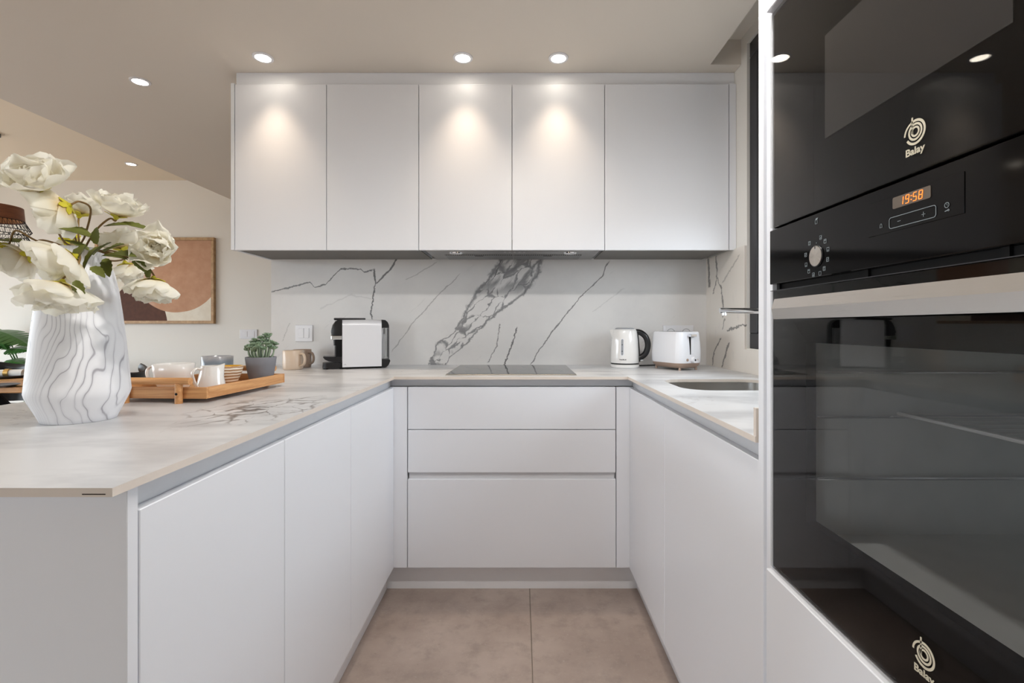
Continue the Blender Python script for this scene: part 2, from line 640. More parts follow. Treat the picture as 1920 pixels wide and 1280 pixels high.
    for k in ks[1:]: tot = t.m('MAXIMUM', tot, k)
    c = t.mix(tot, base, srgb(72, 70, 72))
    c = t.mix(band, c, t.mix(t.noise(p, .05, 4, .6), srgb(80, 80, 84), srgb(128, 128, 131)))
    t.set(color=c, rough=.32)
    return t.mat


def side_marble():
    t = NT('marble_side_splash')
    x, y, z = t.xyz(t.pos())
    p = t.pos()
    jig = t.m('MULTIPLY', t.m('SUBTRACT', t.noise(p, 30, 4, .65), .5), .05)
    tex = t.noise(p, 16, 3, .6)
    ks = []
    V = lambda pts, w_, s_: ks.append(vein_line(t, z, y, pts, min(q[0] for q in pts), max(q[0] for q in pts), w_, s_, jig, tex))
    V([(1.535, 2.69), (1.45, 2.68), (1.37, 2.675)], .022, .8)
    V([(1.535, 2.585), (1.46, 2.57), (1.40, 2.58), (1.33, 2.62)], .012, .75)
    V([(1.42, 2.57), (1.36, 2.52), (1.26, 2.49), (1.20, 2.50)], .012, .8)
    V([(1.20, 2.47), (1.14, 2.50)], .008, .7)
    V([(1.10, 2.52), (1.02, 2.61), (.945, 2.63)], .011, .8)
    V([(1.08, 2.42), (1.0, 2.47), (.945, 2.51)], .011, .8)
    V([(1.5, 2.3), (1.44, 2.40), (1.38, 2.5)], .008, .4)
    ks.append(vein_line(t, y, z, [(2.24, 1.168), (2.38, 1.15), (2.45, 1.135)], 2.24, 2.45, .009, .8, jig, tex))
    wisp = t.noise(t.scale(p, (1, 6, 2), rot=(R(30), 0, 0)), 2.0, 5, .7)
    base = t.mix(t.m('MULTIPLY', t.step(wisp, .58, .75), .25), srgb(224, 217, 208), VEIN2)
    tot = ks[0]
    for k in ks[1:]: tot = t.m('MAXIMUM', tot, k)
    t.set(color=t.mix(tot, base, srgb(80, 77, 76)), rough=.32)
    return t.mat


def top_marble():
    t = NT('marble_worktop')
    p = t.pos()
    x, y, z = t.xyz(p)
    wx = t.m('MULTIPLY', t.m('SUBTRACT', t.noise(p, 7, 4, .6), .5), .12)
    wy = t.m('MULTIPLY', t.m('SUBTRACT', t.noise(t.scale(p, 1, (9, 4, 1)), 7, 4, .6), .5), .12)
    q = t.cxyz(t.m('ADD', x, wx), t.m('ADD', y, wy), 0.0)
    # breccia patch beside the tray
    dx = t.m('DIVIDE', t.m('SUBTRACT', x, -.655), .155)
    dy = t.m('DIVIDE', t.m('SUBTRACT', y, 1.27), .24)
    rr = t.m('SQRT', t.m('ADD', t.m('MULTIPLY', dx, dx), t.m('MULTIPLY', dy, dy)))
    patch = t.step(t.m('ADD', rr, t.m('MULTIPLY', t.m('SUBTRACT', t.noise(p, 9, 3), .5), 1.2)), 1.25, .5)
    cell = t.vor(t.scale(q, (15, 10, 1), rot=(0, 0, R(25))), 1.0)
    wN = t.noise(p, 11, 3, .6)
    lines = t.step(cell, t.m('MULTIPLY', t.step(wN, .32, .66), .14), .0)
    br = t.m('MULTIPLY', t.m('MULTIPLY', lines, patch), .9)
    smear = t.m('MULTIPLY', t.m('MULTIPLY', t.step(wN, .5, .7), patch), .28)
    # sparse hairlines everywhere
    n1 = t.noise(t.scale(p, (1.0, 3.0, 1), rot=(0, 0, R(12))), 1.6, 5, .62)
    hair = t.step(t.m('ABSOLUTE', t.m('SUBTRACT', n1, .5)), .007, .0)
    hair = t.m('MULTIPLY', hair, t.step(t.noise(p, 3.1, 2), .5, .64))
    cl = t.noise(t.scale(p, (1.0, 2.2, 1), rot=(0, 0, R(30))), 3.4, 4, .55)
    c = t.mix(t.m('MULTIPLY', t.step(cl, .42, .68), .8), srgb(217, 218, 220), srgb(178, 179, 182))
    sp = t.step(t.noise(p, 28, 3, .6), .70, .78)
    c = t.mix(t.m('MULTIPLY', sp, .3), c, srgb(130, 128, 130))
    c = t.mix(t.m('MULTIPLY', hair, .5), c, srgb(120, 114, 112))
    c = t.mix(smear, c, srgb(150, 144, 142))
    c = t.mix(br, c, srgb(92, 84, 82))
    t.set(color=c, rough=.30)
    return t.mat


def vase_mat():
    t = NT('marbled_ceramic')
    p = t.oc()
    x, y, z = t.xyz(p)
    warp = t.noise(t.scale(p, (5, 5, 6)), 1.2, 2, .5, out=1)
    wv = t.n('ShaderNodeVectorMath', operation='MULTIPLY_ADD')
    t.put(wv.inputs[0], warp)
    wv.inputs[1].default_value = (.035, .035, .10)
    t.put(wv.inputs[2], p)
    ang_ = t.m('MULTIPLY', t.m('ARCTAN2', y, x), 34.0 / (2 * PI))
    wob = t.m('MULTIPLY', t.m('SUBTRACT', t.noise(t.scale(wv.outputs[0], (8, 8, 3.2)), 1.0, 2.0, .5), .5), 16.0)
    wob = t.m('ADD', wob, t.m('MULTIPLY', t.m('SUBTRACT', t.noise(t.scale(p, (30, 30, 16)), 1.0, 2.0, .5), .5), .7))
    k = t.m('PINGPONG', t.m('ADD', ang_, t.m('ADD', wob, 40.0)), .5)
    wd = t.noise(t.scale(p, (20, 20, 5)), 1.0, 2)
    line = t.step(k, t.m('MULTIPLY', t.step(wd, .32, .75), .13), .0)
    line = t.m('MULTIPLY', line, t.step(t.noise(t.scale(p, (14, 14, 3)), 1, 2), .42, .58))
    soft = t.m('MULTIPLY', t.step(k, .34, .0), t.m('MULTIPLY', wd, .30))
    c = t.mix(soft, srgb(240, 240, 243), srgb(160, 158, 170))
    c = t.mix(t.m('MULTIPLY', line, .62), c, srgb(112, 106, 118))
    t.set(color=c, rough=.5)
    return t.mat


def stripes_mat():
    t = NT('striped_stoneware')
    x, y, z = t.xyz(t.oc())
    zz = t.m('ADD', z, t.m('MULTIPLY', t.noise(t.oc(), 40, 2), .004))
    k = t.m('PINGPONG', t.m('DIVIDE', zz, .0095), .5)
    t.set(color=t.mix(t.step(k, .20, .30), srgb(166, 126, 86), srgb(236, 228, 214)), rough=.4)
    return t.mat


def glaze_mat():
    t = NT('blue_grey_glaze')
    p = t.oc()
    x, y, z = t.xyz(p)
    zz = t.m('ADD', z, t.m('MULTIPLY', t.m('SUBTRACT', t.noise(p, 40, 3), .5), .02))
    c = t.mix(t.step(zz, .03, .06), srgb(96, 108, 100), srgb(132, 144, 156))
    c = t.mix(t.step(zz, .07, .093), c, srgb(182, 180, 182))
    c = t.mix(t.m('MULTIPLY', t.noise(p, 300, 2), .25), c, srgb(90, 100, 112))
    t.set(color=c, rough=.2)
    return t.mat


def art_mat():
    """abstract print: tan disc, dark brown shape, cream paper; X,Z in panel metres from its centre"""
    t = NT('abstract_print')
    x, y, z = t.xyz(t.oc())
    p = t.oc()
    e = t.m('MULTIPLY', t.m('SUBTRACT', t.noise(p, 6, 3), .5), .03)

    def disc(cx, cz, rx, rz):
        a = t.m('DIVIDE', t.m('SUBTRACT', x, cx), rx)
        b = t.m('DIVIDE', t.m('SUBTRACT', z, cz), rz)
        return t.step(t.m('ADD', t.m('SQRT', t.m('ADD', t.m('MULTIPLY', a, a), t.m('MULTIPLY', b, b))), e), 1.005, .995)
    blot = t.noise(p, 9, 5, .65)
    c = t.mix(t.step(blot, .3, .7), srgb(222, 214, 198), srgb(232, 226, 212))
    dark = t.m('MULTIPLY', disc(-.17, -.52, .30, .50), 1.0)
    c = t.mix(dark, c, t.mix(t.noise(p, 30, 4), srgb(70, 42, 32), srgb(98, 62, 48)))
    tan = t.mix(blot, srgb(170, 122, 92), srgb(208, 168, 140))
    pink = t.mix(blot, srgb(204, 170, 152), srgb(218, 188, 172))
    tan = t.mix(t.step(x, .05, -.12), tan, pink)
    c = t.mix(disc(.21, .16, .46, .47), c, tan)
    t.set(color=c, rough=.8)
    return t.mat


M['m_back'] = back_marble()
M['m_side'] = side_marble()
M['m_top'] = top_marble()
M['vase'] = vase_mat()
M['stripes'] = stripes_mat()
M['glaze'] = glaze_mat()
M['art'] = art_mat()
M['yellow'] = plain('yellow_glaze', srgb(214, 160, 40), .3, var=.08, sc=30)

# ------------------------------------------------------------------ levels and planes
ZT, ZTB = .943, .931           # worktop top, underside
YB = 2.73                      # kitchen back wall
YF = 4.75                      # far wall
XR = 1.045                     # window wall
ZC, ZL = 2.40, 2.584           # dropped and living ceilings
XL, YN = -6.2, -3.0            # far left wall, wall behind the camera
DXL, DXR, DY = -.550, .468, 2.10   # door planes
WB0, WB1 = 1.22, 2.25           # kitchen window along Y
WZ0, WZ1 = 1.056, 2.467

# ------------------------------------------------------------------ room shell
fl = struct('floor', MB().box(XL, 1.3, YN, YF, -.12, -.006), M['grout'], 'taupe stone tiled kitchen floor with pale joints')
TS = .9
ix = [XL] + [a for a in [.038 + TS * k for k in range(-8, 3)] if XL < a < 1.3] + [1.3]
iy = [YN] + [a for a in [1.45 + TS * k for k in range(-6, 6)] if YN < a < YF] + [YF]
G = .0014
tile_cache = {}
for a in range(len(ix) - 1):
    for b in range(len(iy) - 1):
        x0, x1, y0, y1 = ix[a] + G, ix[a + 1] - G, iy[b] + G, iy[b + 1] - G
        if x1 - x0 < .02 or y1 - y0 < .02: continue
        key = (round(x1 - x0, 3), round(y1 - y0, 3))
        cx, cy = (x0 + x1) / 2, (y0 + y1) / 2
        if key not in tile_cache:
            o = obj('tile', MB().box(x0 - cx, x1 - cx, y0 - cy, y1 - cy, -.006, 0, b=.0008), M['tile'], fl, loc=(cx, cy, 0))
            tile_cache[key] = o.data
        else:
            o = bpy.data.objects.new('tile', tile_cache[key])
            col.objects.link(o)
            o.parent = fl
            o.location = (cx, cy, 0)

cm = MB()
cm.box(-2.84, .899, YN, YF, ZC, ZL - .002)
cm.box(.899, 1.3, 2.309, YF, ZC, ZL - .002)
cm.box(.899, 1.3, YN, .95, ZC, ZL - .002)
cm.box(.899, XR, .95, 2.309, 2.519, ZL - .002)
struct('ceiling', cm, M['ceil'], 'dropped kitchen ceiling with a blind recess along the window')
struct('ceiling_living', MB().box(XL, 1.3, YN, YF, ZL, ZL + .12), M['ceil_lit'], 'higher ceiling of the living area, its colour lightened for window light')
struct('wall_back', MB().box(-1.398, XR, YB, YB + .17, 0, ZC), M['paint'], 'kitchen back wall behind the marble splashback')
struct('wall_far', MB().box(XL, 1.3, YF, YF + .15, 0, ZL + .1), M['paint'], 'pale living room wall with the framed print')
wr = MB()
wr.box(XR, 1.3, YN, WB0, 0, ZL)
wr.box(XR, 1.3, WB1, YF, 0, ZL)
wr.box(XR, 1.3, WB0, WB1, 0, WZ0)
wr.box(XR, 1.3, WB0, WB1, WZ1, ZL)
struct('wall_right', wr, M['paint'], 'warm white wall with the kitchen window')
# left wall with a broad balcony window, rear wall with glazed doors
wl = MB()
wl.box(XL - .15, XL, YN, -.3, 0, ZL)
wl.box(XL - .15, XL, 4.0, YF, 0, ZL)
wl.box(XL - .15, XL, -.3, 4.0, 2.35, ZL)
wl.box(XL - .15, XL, -.3, 4.0, 0, .12)
struct('wall_left', wl, M['paint'], 'living room side wall with a broad window')
wq = MB()
wq.box(XL, -4.4, YN - .15, YN, 0, ZL)
wq.box(-2.7, 1.3, YN - .15, YN, 0, ZL)
wq.box(-4.4, -2.7, YN - .15, YN, 2.3, ZL)
wq.box(-4.4, -2.7, YN - .15, YN, 0, .08)
struct('wall_rear', wq, M['paint'], 'wall behind the viewer with glazed balcony doors')


def window_unit(name, label, axis, at, a0, a1, z0, z1, nsash, depth=.07, fw=.07, out=1):
    def bx(mb, p0, p1, q0, q1, d0, d1, b=.003):
        if axis == 'x':
            mb.box(at + out * d0, at + out * d1, p0, p1, q0, q1, b)
        else:
            mb.box(p0, p1, at + out * d0, at + out * d1, q0, q1, b)
    f = MB()
    bx(f, a0, a1, z0, z0 + fw, .012, depth)
    bx(f, a0, a1, z1 - fw, z1, .012, depth)
    bx(f, a0, a0 + fw, z0 + fw, z1 - fw, .012, depth)
    bx(f, a1 - fw, a1, z0 + fw, z1 - fw, .012, depth)
    root = struct(name, f, M['anthra'], label)
    wd = (a1 - a0 - 2 * fw) / nsash
    for k in range(nsash):
        b0 = a0 + fw + wd * k
        b1 = b0 + wd
        s = MB()
        e = .055
        for (p0, p1, q0, q1) in ((b0, b1, z0 + fw, z0 + fw + e), (b0, b1, z1 - fw - e, z1 - fw),
                                 (b0, b0 + e, z0 + fw + e, z1 - fw - e), (b1 - e, b1, z0 + fw + e, z1 - fw - e)):
            bx(s, p0, p1, q0, q1, .030, depth + .02)
        so = obj('sash', s, M['anthra'], root)
        g = MB()
        bx(g, b0 + e, b1 - e, z0 + fw + e, z1 - fw - e, .058, .064, 0)
        obj('pane', g, M['glass'], so)
    return root


window_unit('window_1', 'dark anthracite kitchen window frame beside the oven tower', 'x', XR, WB0, WB1, WZ0, WZ1, 1, depth=.10)
window_unit('window_2', 'broad anthracite living room window', 'x', XL, -.3, 4.0, .12, 2.35, 3, out=-1)
window_unit('window_3', 'anthracite balcony doors behind the viewer', 'y', YN, -4.4, -2.7, .08, 2.3, 2, out=-1)
sh = thing('added_shutter', 'added half lowered anthracite shutter cutting daylight outside the kitchen window', 'shutter', (1.23, (WB0 + WB1) / 2, 1.71))  # added, unseen: blocks window light from the nearby wall cabinet and ceiling
for k in range(17):
    obj('slat', MB().box(1.222, 1.234, WB0 + .012, WB1 - .012, 1.71 + .044 * k, 1.71 + .044 * k + .0425, .003), M['anthra'], sh)
portal((1.32, (WB0 + WB1) / 2, (WZ0 + WZ1) / 2), (0, R(90), 0), WZ1 - WZ0, WB1 - WB0)
portal((XL - .17, 1.85, 1.23), (0, R(-90), 0), 2.3, 4.4)
portal((-3.55, YN - .17, 1.2), (R(90), 0, 0), 1.7, 2.3)

# ------------------------------------------------------------------ splashbacks
o = obj('splashback_panel', MB().box(-1.398, XR, YB - .010, YB - .0005, ZT, 1.54), M['m_back'])
tag(o, 'grey veined white marble splashback along the back wall', 'splashback')
s = MB()
s.box(XR - .010, XR - .0005, WB1 + .002, YB - .011, ZT, 1.533)
s.box(XR - .010, XR - .0005, .946, WB1 + .002, ZT, WZ0 - .004)
o = obj('splashback_panel', s, M['m_side'])
tag(o, 'veined marble splashback on the side wall under the window', 'splashback')

# ------------------------------------------------------------------ worktop
wt = thing('worktop', 'white marble look worktop running in a U round the kitchen', 'worktop', (-.2, 1.6, ZTB))


def slab(poly, name='slab', holes=None):
    bm = bmesh.new()
    loops = [poly] + (holes or [])
    for z in (ZTB, ZT):
        es = []
        for lp in loops:
            vs = [bm.verts.new((p[0], p[1], z)) for p in lp]
            for i in range(len(vs)):
                es.append(bm.edges.new((vs[i], vs[(i + 1) % len(vs)])))
        bmesh.ops.triangle_fill(bm, use_beauty=True, use_dissolve=False, edges=es)
    mb = MB()
    bm.verts.index_update()
    mb.add([v.co[:] for v in bm.verts], [[v.index for v in f.verts] for f in bm.faces], 0)
    bm.free()
    for lp in loops:
        mb.loft([[(p[0], p[1], ZTB) for p in lp], [(p[0], p[1], ZT) for p in lp]], False, False, 1)
    return obj(name, mb, [M['m_top'], M['beigecore']], wt)


slab([(-1.415, .645), (-.542, .645), (-.542, 2.075), (-.542, YB - .011), (-1.415, YB - .011)])
slab([(-.5415, 2.075), (.4555, 2.075), (.4555, YB - .011), (-.5415, YB - .011)])
SKX, SKY, SKW, SKD = .765, 1.805, .41, .35
hole = [(p[0], p[1]) for p in rrect(SKX, SKY, SKW, SKD, .095, 0, 8)]
slab([(.456, .947), (XR - .011, .947), (XR - .011, YB - .011), (.456, YB - .011)], holes=[hole])
obj('end_upstand', MB().box(.457, .80, .9465, .956, ZT, ZT + .055), M['beigecore'], wt)
# dark repair mark in the core at the peninsula corner
obj('core_mark', MB().box(-.582, -.551, .6446, .6452, .9340, .9354), M['soil'], wt)

# ------------------------------------------------------------------ base units


def front_x(name, parent, xp, y0, y1, z0, z1, side, t=.019, mat='lacquer'):
    """door slab lying in the plane X=xp; side=-1 body towards -X, +1 towards +X"""
    return obj(name, MB().box(xp, xp + side * t, y0 + .0017, y1 - .0017, z0, z1, .0012), M[mat], parent)


DZ0, DZ1 = .116, .893
lefts = [(.700, 1.132, 'white base cabinet door at the open end of the peninsula'),
         (1.132, 1.572, 'middle white base cabinet door of the peninsula run'),
         (1.572, 2.0985, 'white peninsula cabinet door nearest the corner with the drawers')]
for (y0, y1, lab) in lefts:
    t = thing('base_cabinet', lab, 'cabinet', (-.85, (y0 + y1) / 2, .10), group='peninsula base cabinets')
    obj('body', MB().box(-1.15, -.572, y0 + .001, y1 - .001, .10, .905), M['carcass'], t)
    front_x('door', t, DXL, y0, y1, DZ0, DZ1, -1)
rights = [(.948, 1.588, 'white sink cabinet door beside the oven tower'),
          (1.588, 2.0985, 'narrower white cabinet door between sink cabinet and drawer corner')]
for i, (y0, y1, lab) in enumerate(rights):
    t = thing('base_cabinet', lab, 'cabinet', (.76, (y0 + y1) / 2, .10), group='window side base cabinets')
    if i == 0 or True:
        b = MB()
        b.box(.49, 1.02, y0 + .001, y0 + .018, .10, .905 if i else .70)
        b.box(.49, 1.02, y1 - .018, y1 - .001, .10, .70)
        b.box(.49, 1.02, y0 + .018, y1 - .018, .10, .118)
        b.box(1.005, 1.02, y0 + .018, y1 - .018, .118, .70)
        obj('body', b, M['carcass'], t)
    front_x('door', t, DXR, y0, y1, DZ0, DZ1, 1)
# end panel of the peninsula, back panel
o = obj('end_panel', MB().box(-1.40, DXL, .679, .699, 0.0, ZTB, .001), M['lacquer'])
tag(o, 'plain white end panel closing the peninsula under the worktop overhang', 'panel')
o = obj('back_panel', MB().box(-1.19, -1.155, .700, YB, 0.0, ZTB), M['lacquer'])
tag(o, 'white rear panel of the peninsula facing the dining area', 'panel')
# drawer unit
X0, X1 = -.4905, .410
t = thing('drawer_unit', 'white three drawer unit below the hob', 'cabinet', ((X0 + X1) / 2, 2.4, .10))
obj('body', MB().box(X0, X1, DY + .022, 2.68, .10, .895), M['carcass'], t)
SP = 2.10 / F
zr = lambda py: EYE - (py - CY) * SP
for (a, b) in ((725.5, 804.6), (806.0, 885.6)):
    obj('drawer_front', MB().box(X0 + .002, X1 - .002, DY, DY + .019, zr(b), zr(a), .0012), M['lacquer'], t)
obj('drawer_front', MB().box(X0 + .001, X1 - .001, DY, DY + .019, DZ0, zr(898.5), .0012), M['lacquer'], t)
obj('grip_channel', MB().box(X0 + .006, X1 - .006, DY + .012, DY + .021, zr(898.5), zr(885.6)), M['gola'], t)
for (a, b, lab) in ((DXL - .017, X0 - .002, 'slim white filler strip left of the drawers'), (X1 + .002, DXR + .017, 'slim white filler strip right of the drawers')):
    o = obj('filler_strip', MB().box(a, b, DY, DY + .019, DZ0, zr(725.5), .001), M['lacquer'])
    tag(o, lab, 'filler')
# finger pull channels under the worktop


def channel(name, lab, pts):
    m = MB()
    for b in pts: m.box(*b)
    o = obj(name, m, M['gola'])
    tag(o, lab, 'channel')


channel('grip_channel', 'grey metal finger channel along the peninsula doors', [(-.590, -.5735, .6995, 2.124, .9055, ZTB - .0005), (-.5735, -.5695, .6995, 2.124, .893, ZTB - .0005)])
channel('grip_channel', 'grey metal finger channel above the drawers', [(-.5690, .4855, 2.1235, 2.128, .8975, ZTB - .0005)])
channel('grip_channel', 'grey metal finger channel below the sink worktop', [(.4865, .4905, .9465, 2.123, .893, ZTB - .0005)])
struct('baseboard_left', MB().box(-.607, -.592, .70, 2.15, 0, .113), M['plinth'], 'grey plinth under the peninsula cabinets')
struct('baseboard_back', MB().box(-.592, .513, 2.15, 2.165, 0, .113), M['plinth'], 'grey plinth under the drawers')
struct('baseboard_right', MB().box(.513, .528, .29, 2.15, 0, .113), M['plinth'], 'grey plinth under the sink cabinets and oven tower')

# ------------------------------------------------------------------ wall units
UY, UZ0, UZ1 = 2.36, 1.532, 2.332
xs = [-1.390, -.9445, -.497, -.044, .406, 1.009]


def wall_unit(x0, x1, doors, lab, hood=False):
    t = thing('wall_cabinet', lab, 'cabinet', ((x0 + x1) / 2, 2.55, UZ0), group='wall cabinets in a row')
    zb = UZ0 + (.05 if hood else .004)
    obj('body', MB().box(x0 + .0006, x1 - .0006, UY + .021, YB - .012, zb, UZ1), M['carcass'], t)
    if not hood:
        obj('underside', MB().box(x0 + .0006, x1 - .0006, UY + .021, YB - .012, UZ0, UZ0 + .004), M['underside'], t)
    for (a, b) in doors:
        obj('door', MB().box(a + .0016, b - .0016, UY, UY + .019, UZ0 - .004, UZ1, .0012), M['lacquer'], t)


wall_unit(xs[0], xs[1], [(xs[0], xs[1])], 'white wall cabinet door at the left end of the row')
wall_unit(xs[1], xs[2], [(xs[1], xs[2])], 'white wall cabinet door between the end one and the extractor cupboard')
wall_unit(xs[2], xs[4], [(xs[2], xs[3]), (xs[3], xs[4])], 'double door white wall cabinet above the extractor hood', True)
wall_unit(xs[4], xs[5], [(xs[4], xs[5])], 'widest white wall cabinet door beside the window')
o = obj('end_panel', MB().box(-1.408, -1.392, UY - .001, YB - .001, UZ0 - .003, UZ1 + .006, .0008), M['lacquer'])
tag(o, 'thin white end panel on the wall cabinets toward the living room', 'panel')
o = obj('filler_strip', MB().box(1.0115, XR - .001, UY + .001, UY + .02, UZ0 - .003, UZ1 + .004, .0008), M['lacquer'])
tag(o, 'white filler strip between wall cabinets and window wall', 'filler')
o = obj('cornice_panel', MB().box(-1.394, XR - .001, UY + .021, UY + .04, UZ1 + .001, ZC - .001, .0008), M['lacquer'])
tag(o, 'white recessed strip filling the gap above wall cabinets', 'filler')

# extractor hood
hx0, hx1 = -.467, .386
t = thing('extractor_hood', 'slim stainless extractor hood built in under the wall cabinets', 'hood', ((hx0 + hx1) / 2, 2.53, 1.522))
obj('housing', MB().box(hx0, hx1, UY + .025, 2.675, 1.526, 1.580, .002), M['hoodsteel'], t)
for (a, b) in ((hx0 + .075, -.042), (-.038, hx1 - .075)):
    fo = obj('filter', MB().box(a, b, 2.50, 2.655, 1.5225, 1.5275, .001), M['filter'], t)
    obj('catch', MB().box((a + b) / 2 - .022, (a + b) / 2 + .022, 2.515, 2.527, 1.5205, 1.5228), M['black'], fo)
for xx in (-.325, .245):
    lo = obj('hood_lamp', MB().lathe([(.030, 0), (.034, .004), (.034, .0055)], 24, (xx, 2.435, 1.5215), True, True), M['chrome'], t, smooth=True)
    obj('lens', MB().lathe([(.026, 0), (.027, .001)], 24, (xx, 2.435, 1.5205), True, True), M['whiteplastic'], lo)
for k in range(5):
    obj('button', MB().box(-.085 + .024 * k, -.075 + .024 * k, 2.410, 2.416, 1.5245, 1.5265), M['dot'], t)

# ------------------------------------------------------------------ hob, sink, tap
t = thing('induction_hob', 'black glass induction hob set on the worktop', 'hob', (-.044, 2.39, ZT))
obj('trim', MB().box(-.332, .244, 2.128, 2.652, ZT, ZT + .0042, .001), M['steel'], t)
obj('glass_top', MB().box(-.3295, .2415, 2.1305, 2.6495, ZT + .002, ZT + .0056, .0008), M['glossblack'], t)
for (zx, zy, zrd) in ((-.18, 2.27, .085), (.09, 2.27, .105), (-.18, 2.52, .105), (.09, 2.52, .085)):
    m = MB()
    m.lathe([(zrd, 0), (zrd + .0012, 0), (zrd + .0012, .0002), (zrd, .0002), (zrd, 0)], 40, (zx, zy, ZT + .0056))
    obj('zone_ring', m, M['printgrey'], t)

t = thing('sink', 'undermounted stainless sink bowl with rounded corners', 'sink', (SKX, SKY, ZT - .20))
m = MB()
prof = [(.012, .0, ZTB - .0008), (.0, 0, ZTB - .0008), (0, 0, ZTB - .13), (-.012, .01, ZTB - .165), (-.05, .02, ZTB - .178)]
lo = []
for (g, dr, z) in [(.012, .0, ZTB - .0012), (.004, 0, ZTB - .0012), (.002, 0, ZTB - .12), (-.008, 0, ZTB - .160), (-.03, 0, ZTB - .175), (-.075, 0, ZTB - .18)]:
    lo.append(rrect(SKX, SKY, SKW + 2 * g, SKD + 2 * g, .095 + g * .5, z, 8))
m.loft(lo, False, True)
lo2 = [[(p[0] + (p[0] - SKX) * .01, p[1] + (p[1] - SKY) * .01, p[2] - .0012) for p in l] for l in lo]
m.loft(lo2, False, True)
obj('bowl', m, M['sinksteel'], t, smooth=True, angle=50)
dr = obj('drain', MB().lathe([(.045, 0), (.042, .003), (.03, .002), (.0, .001)], 28, (SKX, SKY, ZTB - .1798), True, False), M['chrome'], t, smooth=True)

t = thing('tap', 'chrome single lever tap with a straight spout over the sink', 'tap', (1.005, 1.80, ZT))
obj('body', MB().lathe([(.026, 0), (.026, .006), (.022, .01), (.022, .30), (.020, .305)], 28, (1.005, 1.80, ZT), True, True), M['chrome'], t, smooth=True)
sp = obj('spout', MB().tube([(1.005, 1.80, 1.213), (.742, 1.815, 1.217)], .0105, 24), M['chrome'], t, smooth=True)
obj('aerator', MB().lathe([(.008, 0), (.008, .012)], 20, (.757, 1.814, 1.199), True, True), M['chrome'], sp, smooth=True)
obj('lever', MB().tube([(1.005, 1.80, 1.255), (1.01, 1.72, 1.27)], .006, 14, r1=.004), M['chrome'], t, smooth=True)

# ------------------------------------------------------------------ oven tower
TX = .455        # white fronts
GX = .462        # appliance glass
TY0, TY1 = .276, .945
t = thing('oven_tower', 'tall white housing holding the built-in microwave and oven', 'cabinet', (.75, .61, 0))
obj('side_panel', MB().box(TX + .006, XR - .012, .926, TY1, 0, ZC - .001, .001), M['lacquer'], t)
obj('side_panel', MB().box(TX + .012, XR - .012, .9045, .9255, .10, ZC - .001, .001), M['lacquer'], t)
obj('side_panel', MB().box(TX + .006, XR - .012, TY0, TY0 + .019, 0, ZC - .001, .001), M['lacquer'], t)
obj('back_board', MB().box(XR - .024, XR - .013, TY0 + .0195, .904, .10, ZC - .002), M['carcass'], t)
for zz in (.100, .692, 1.336, 1.733, 2.33):
    if zz == 1.336: continue
    obj('shelf', MB().box(.485, XR - .025, TY0 + .0195, .904, zz, zz + .016), M['carcass'], t)
obj('drawer_front', MB().box(TX, TX + .019, TY0 + .0205, .9035, DZ0, .7095, .0015), M['lacquer'], t)
obj('door', MB().box(TX, TX + .019, TY0 + .0205, .9035, 1.738, UZ1, .0015), M['lacquer'], t)
obj('top_filler', MB().box(TX + .012, TX + .03, TY0 + .0205, .9035, UZ1 + .003, ZC - .002, .001), M['lacquer'], t)

AY0, AY1 = .298, .9015         # appliance width along Y
RP = (PI / 2, 0, -PI / 2)      # local X -> -Y, local Y -> +Z, normal -> -X


def pr_obj(name, mb, mat, parent, y, z, x, **k):
    off = parent
    base = Vector((0, 0, 0))
    while off is not None:
        base += off.location
        off = off.parent
    return obj(name, mb, mat, parent, loc=Vector((x, y, z)) - base, rot=RP, **k)


def flat_poly(m, pts, th=.0004, mi=0):
    return m.prism(pts, 0, th, 'z', mi)


def ring2d(m, cx, cy, r0, r1, a0=0, a1=360, n=28, th=.0004, ex=1.0):
    lo, hi = [], []
    for k in range(n + 1):
        a = R(a0 + (a1 - a0) * k / n)
        lo.append((cx + r0 * math.cos(a) * ex, cy + r0 * math.sin(a)))
        hi.append((cx + r1 * math.cos(a) * ex, cy + r1 * math.sin(a)))
    for k in range(n):
        m.prism([lo[k], hi[k], hi[k + 1], lo[k + 1]], 0, th)
    return m


def rect2d(m, x0, x1, y0, y1, th=.0004):
    return m.prism([(x0, y0), (x1, y0), (x1, y1), (x0, y1)], 0, th)


def line2d(m, a, b, wd, th=.0004):
    a, b = Vector(a), Vector(b)
    d = (b - a)
    n = Vector((-d.y, d.x)).normalized() * wd / 2
    return m.prism([tuple(a + n), tuple(a - n), tuple(b - n), tuple(b + n)], 0, th)


def text_mesh(s, size, bold=.0, sx=1.0, th=.0004):
    cu = bpy.data.curves.new('lettering', 'FONT')
    cu.body = s
    cu.size = size
    cu.align_x = 'CENTER'
    cu.align_y = 'CENTER'
    cu.extrude = th / 2
    cu.offset = bold
    ob = bpy.data.objects.new('tmp', cu)
    col.objects.link(ob)
    dg = bpy.context.evaluated_depsgraph_get()
    me = ob.evaluated_get(dg).to_mesh()
    mb = MB()
    mb.add([(v.co.x * sx, v.co.y, v.co.z) for v in me.vertices], [list(p.vertices) for p in me.polygons])
    ob.evaluated_get(dg).to_mesh_clear()
    bpy.data.objects.remove(ob)
    bpy.data.curves.remove(cu)
    return mb


def emblem(parent, y, z, x):
    m = MB()
    ring2d(m, .0010, -.0005, .0040, .0062)
    ring2d(m, .0010, -.0007, .0078, .0102)
    ring2d(m, .0010, -.0012, .0120, .0148, -150, 118)
    ring2d(m, -.0005, -.0025, .0128, .0152, 112, 178)
    line2d(m, (-.0034, .0172), (-.0034, -.002), .0021)
    pr_obj('emblem', m, M['print'], parent, y, z, x)
    pr_obj('lettering', text_mesh('Balay', .0120, .00025, 1.12), M['print'], parent, y, z - .0228, x)


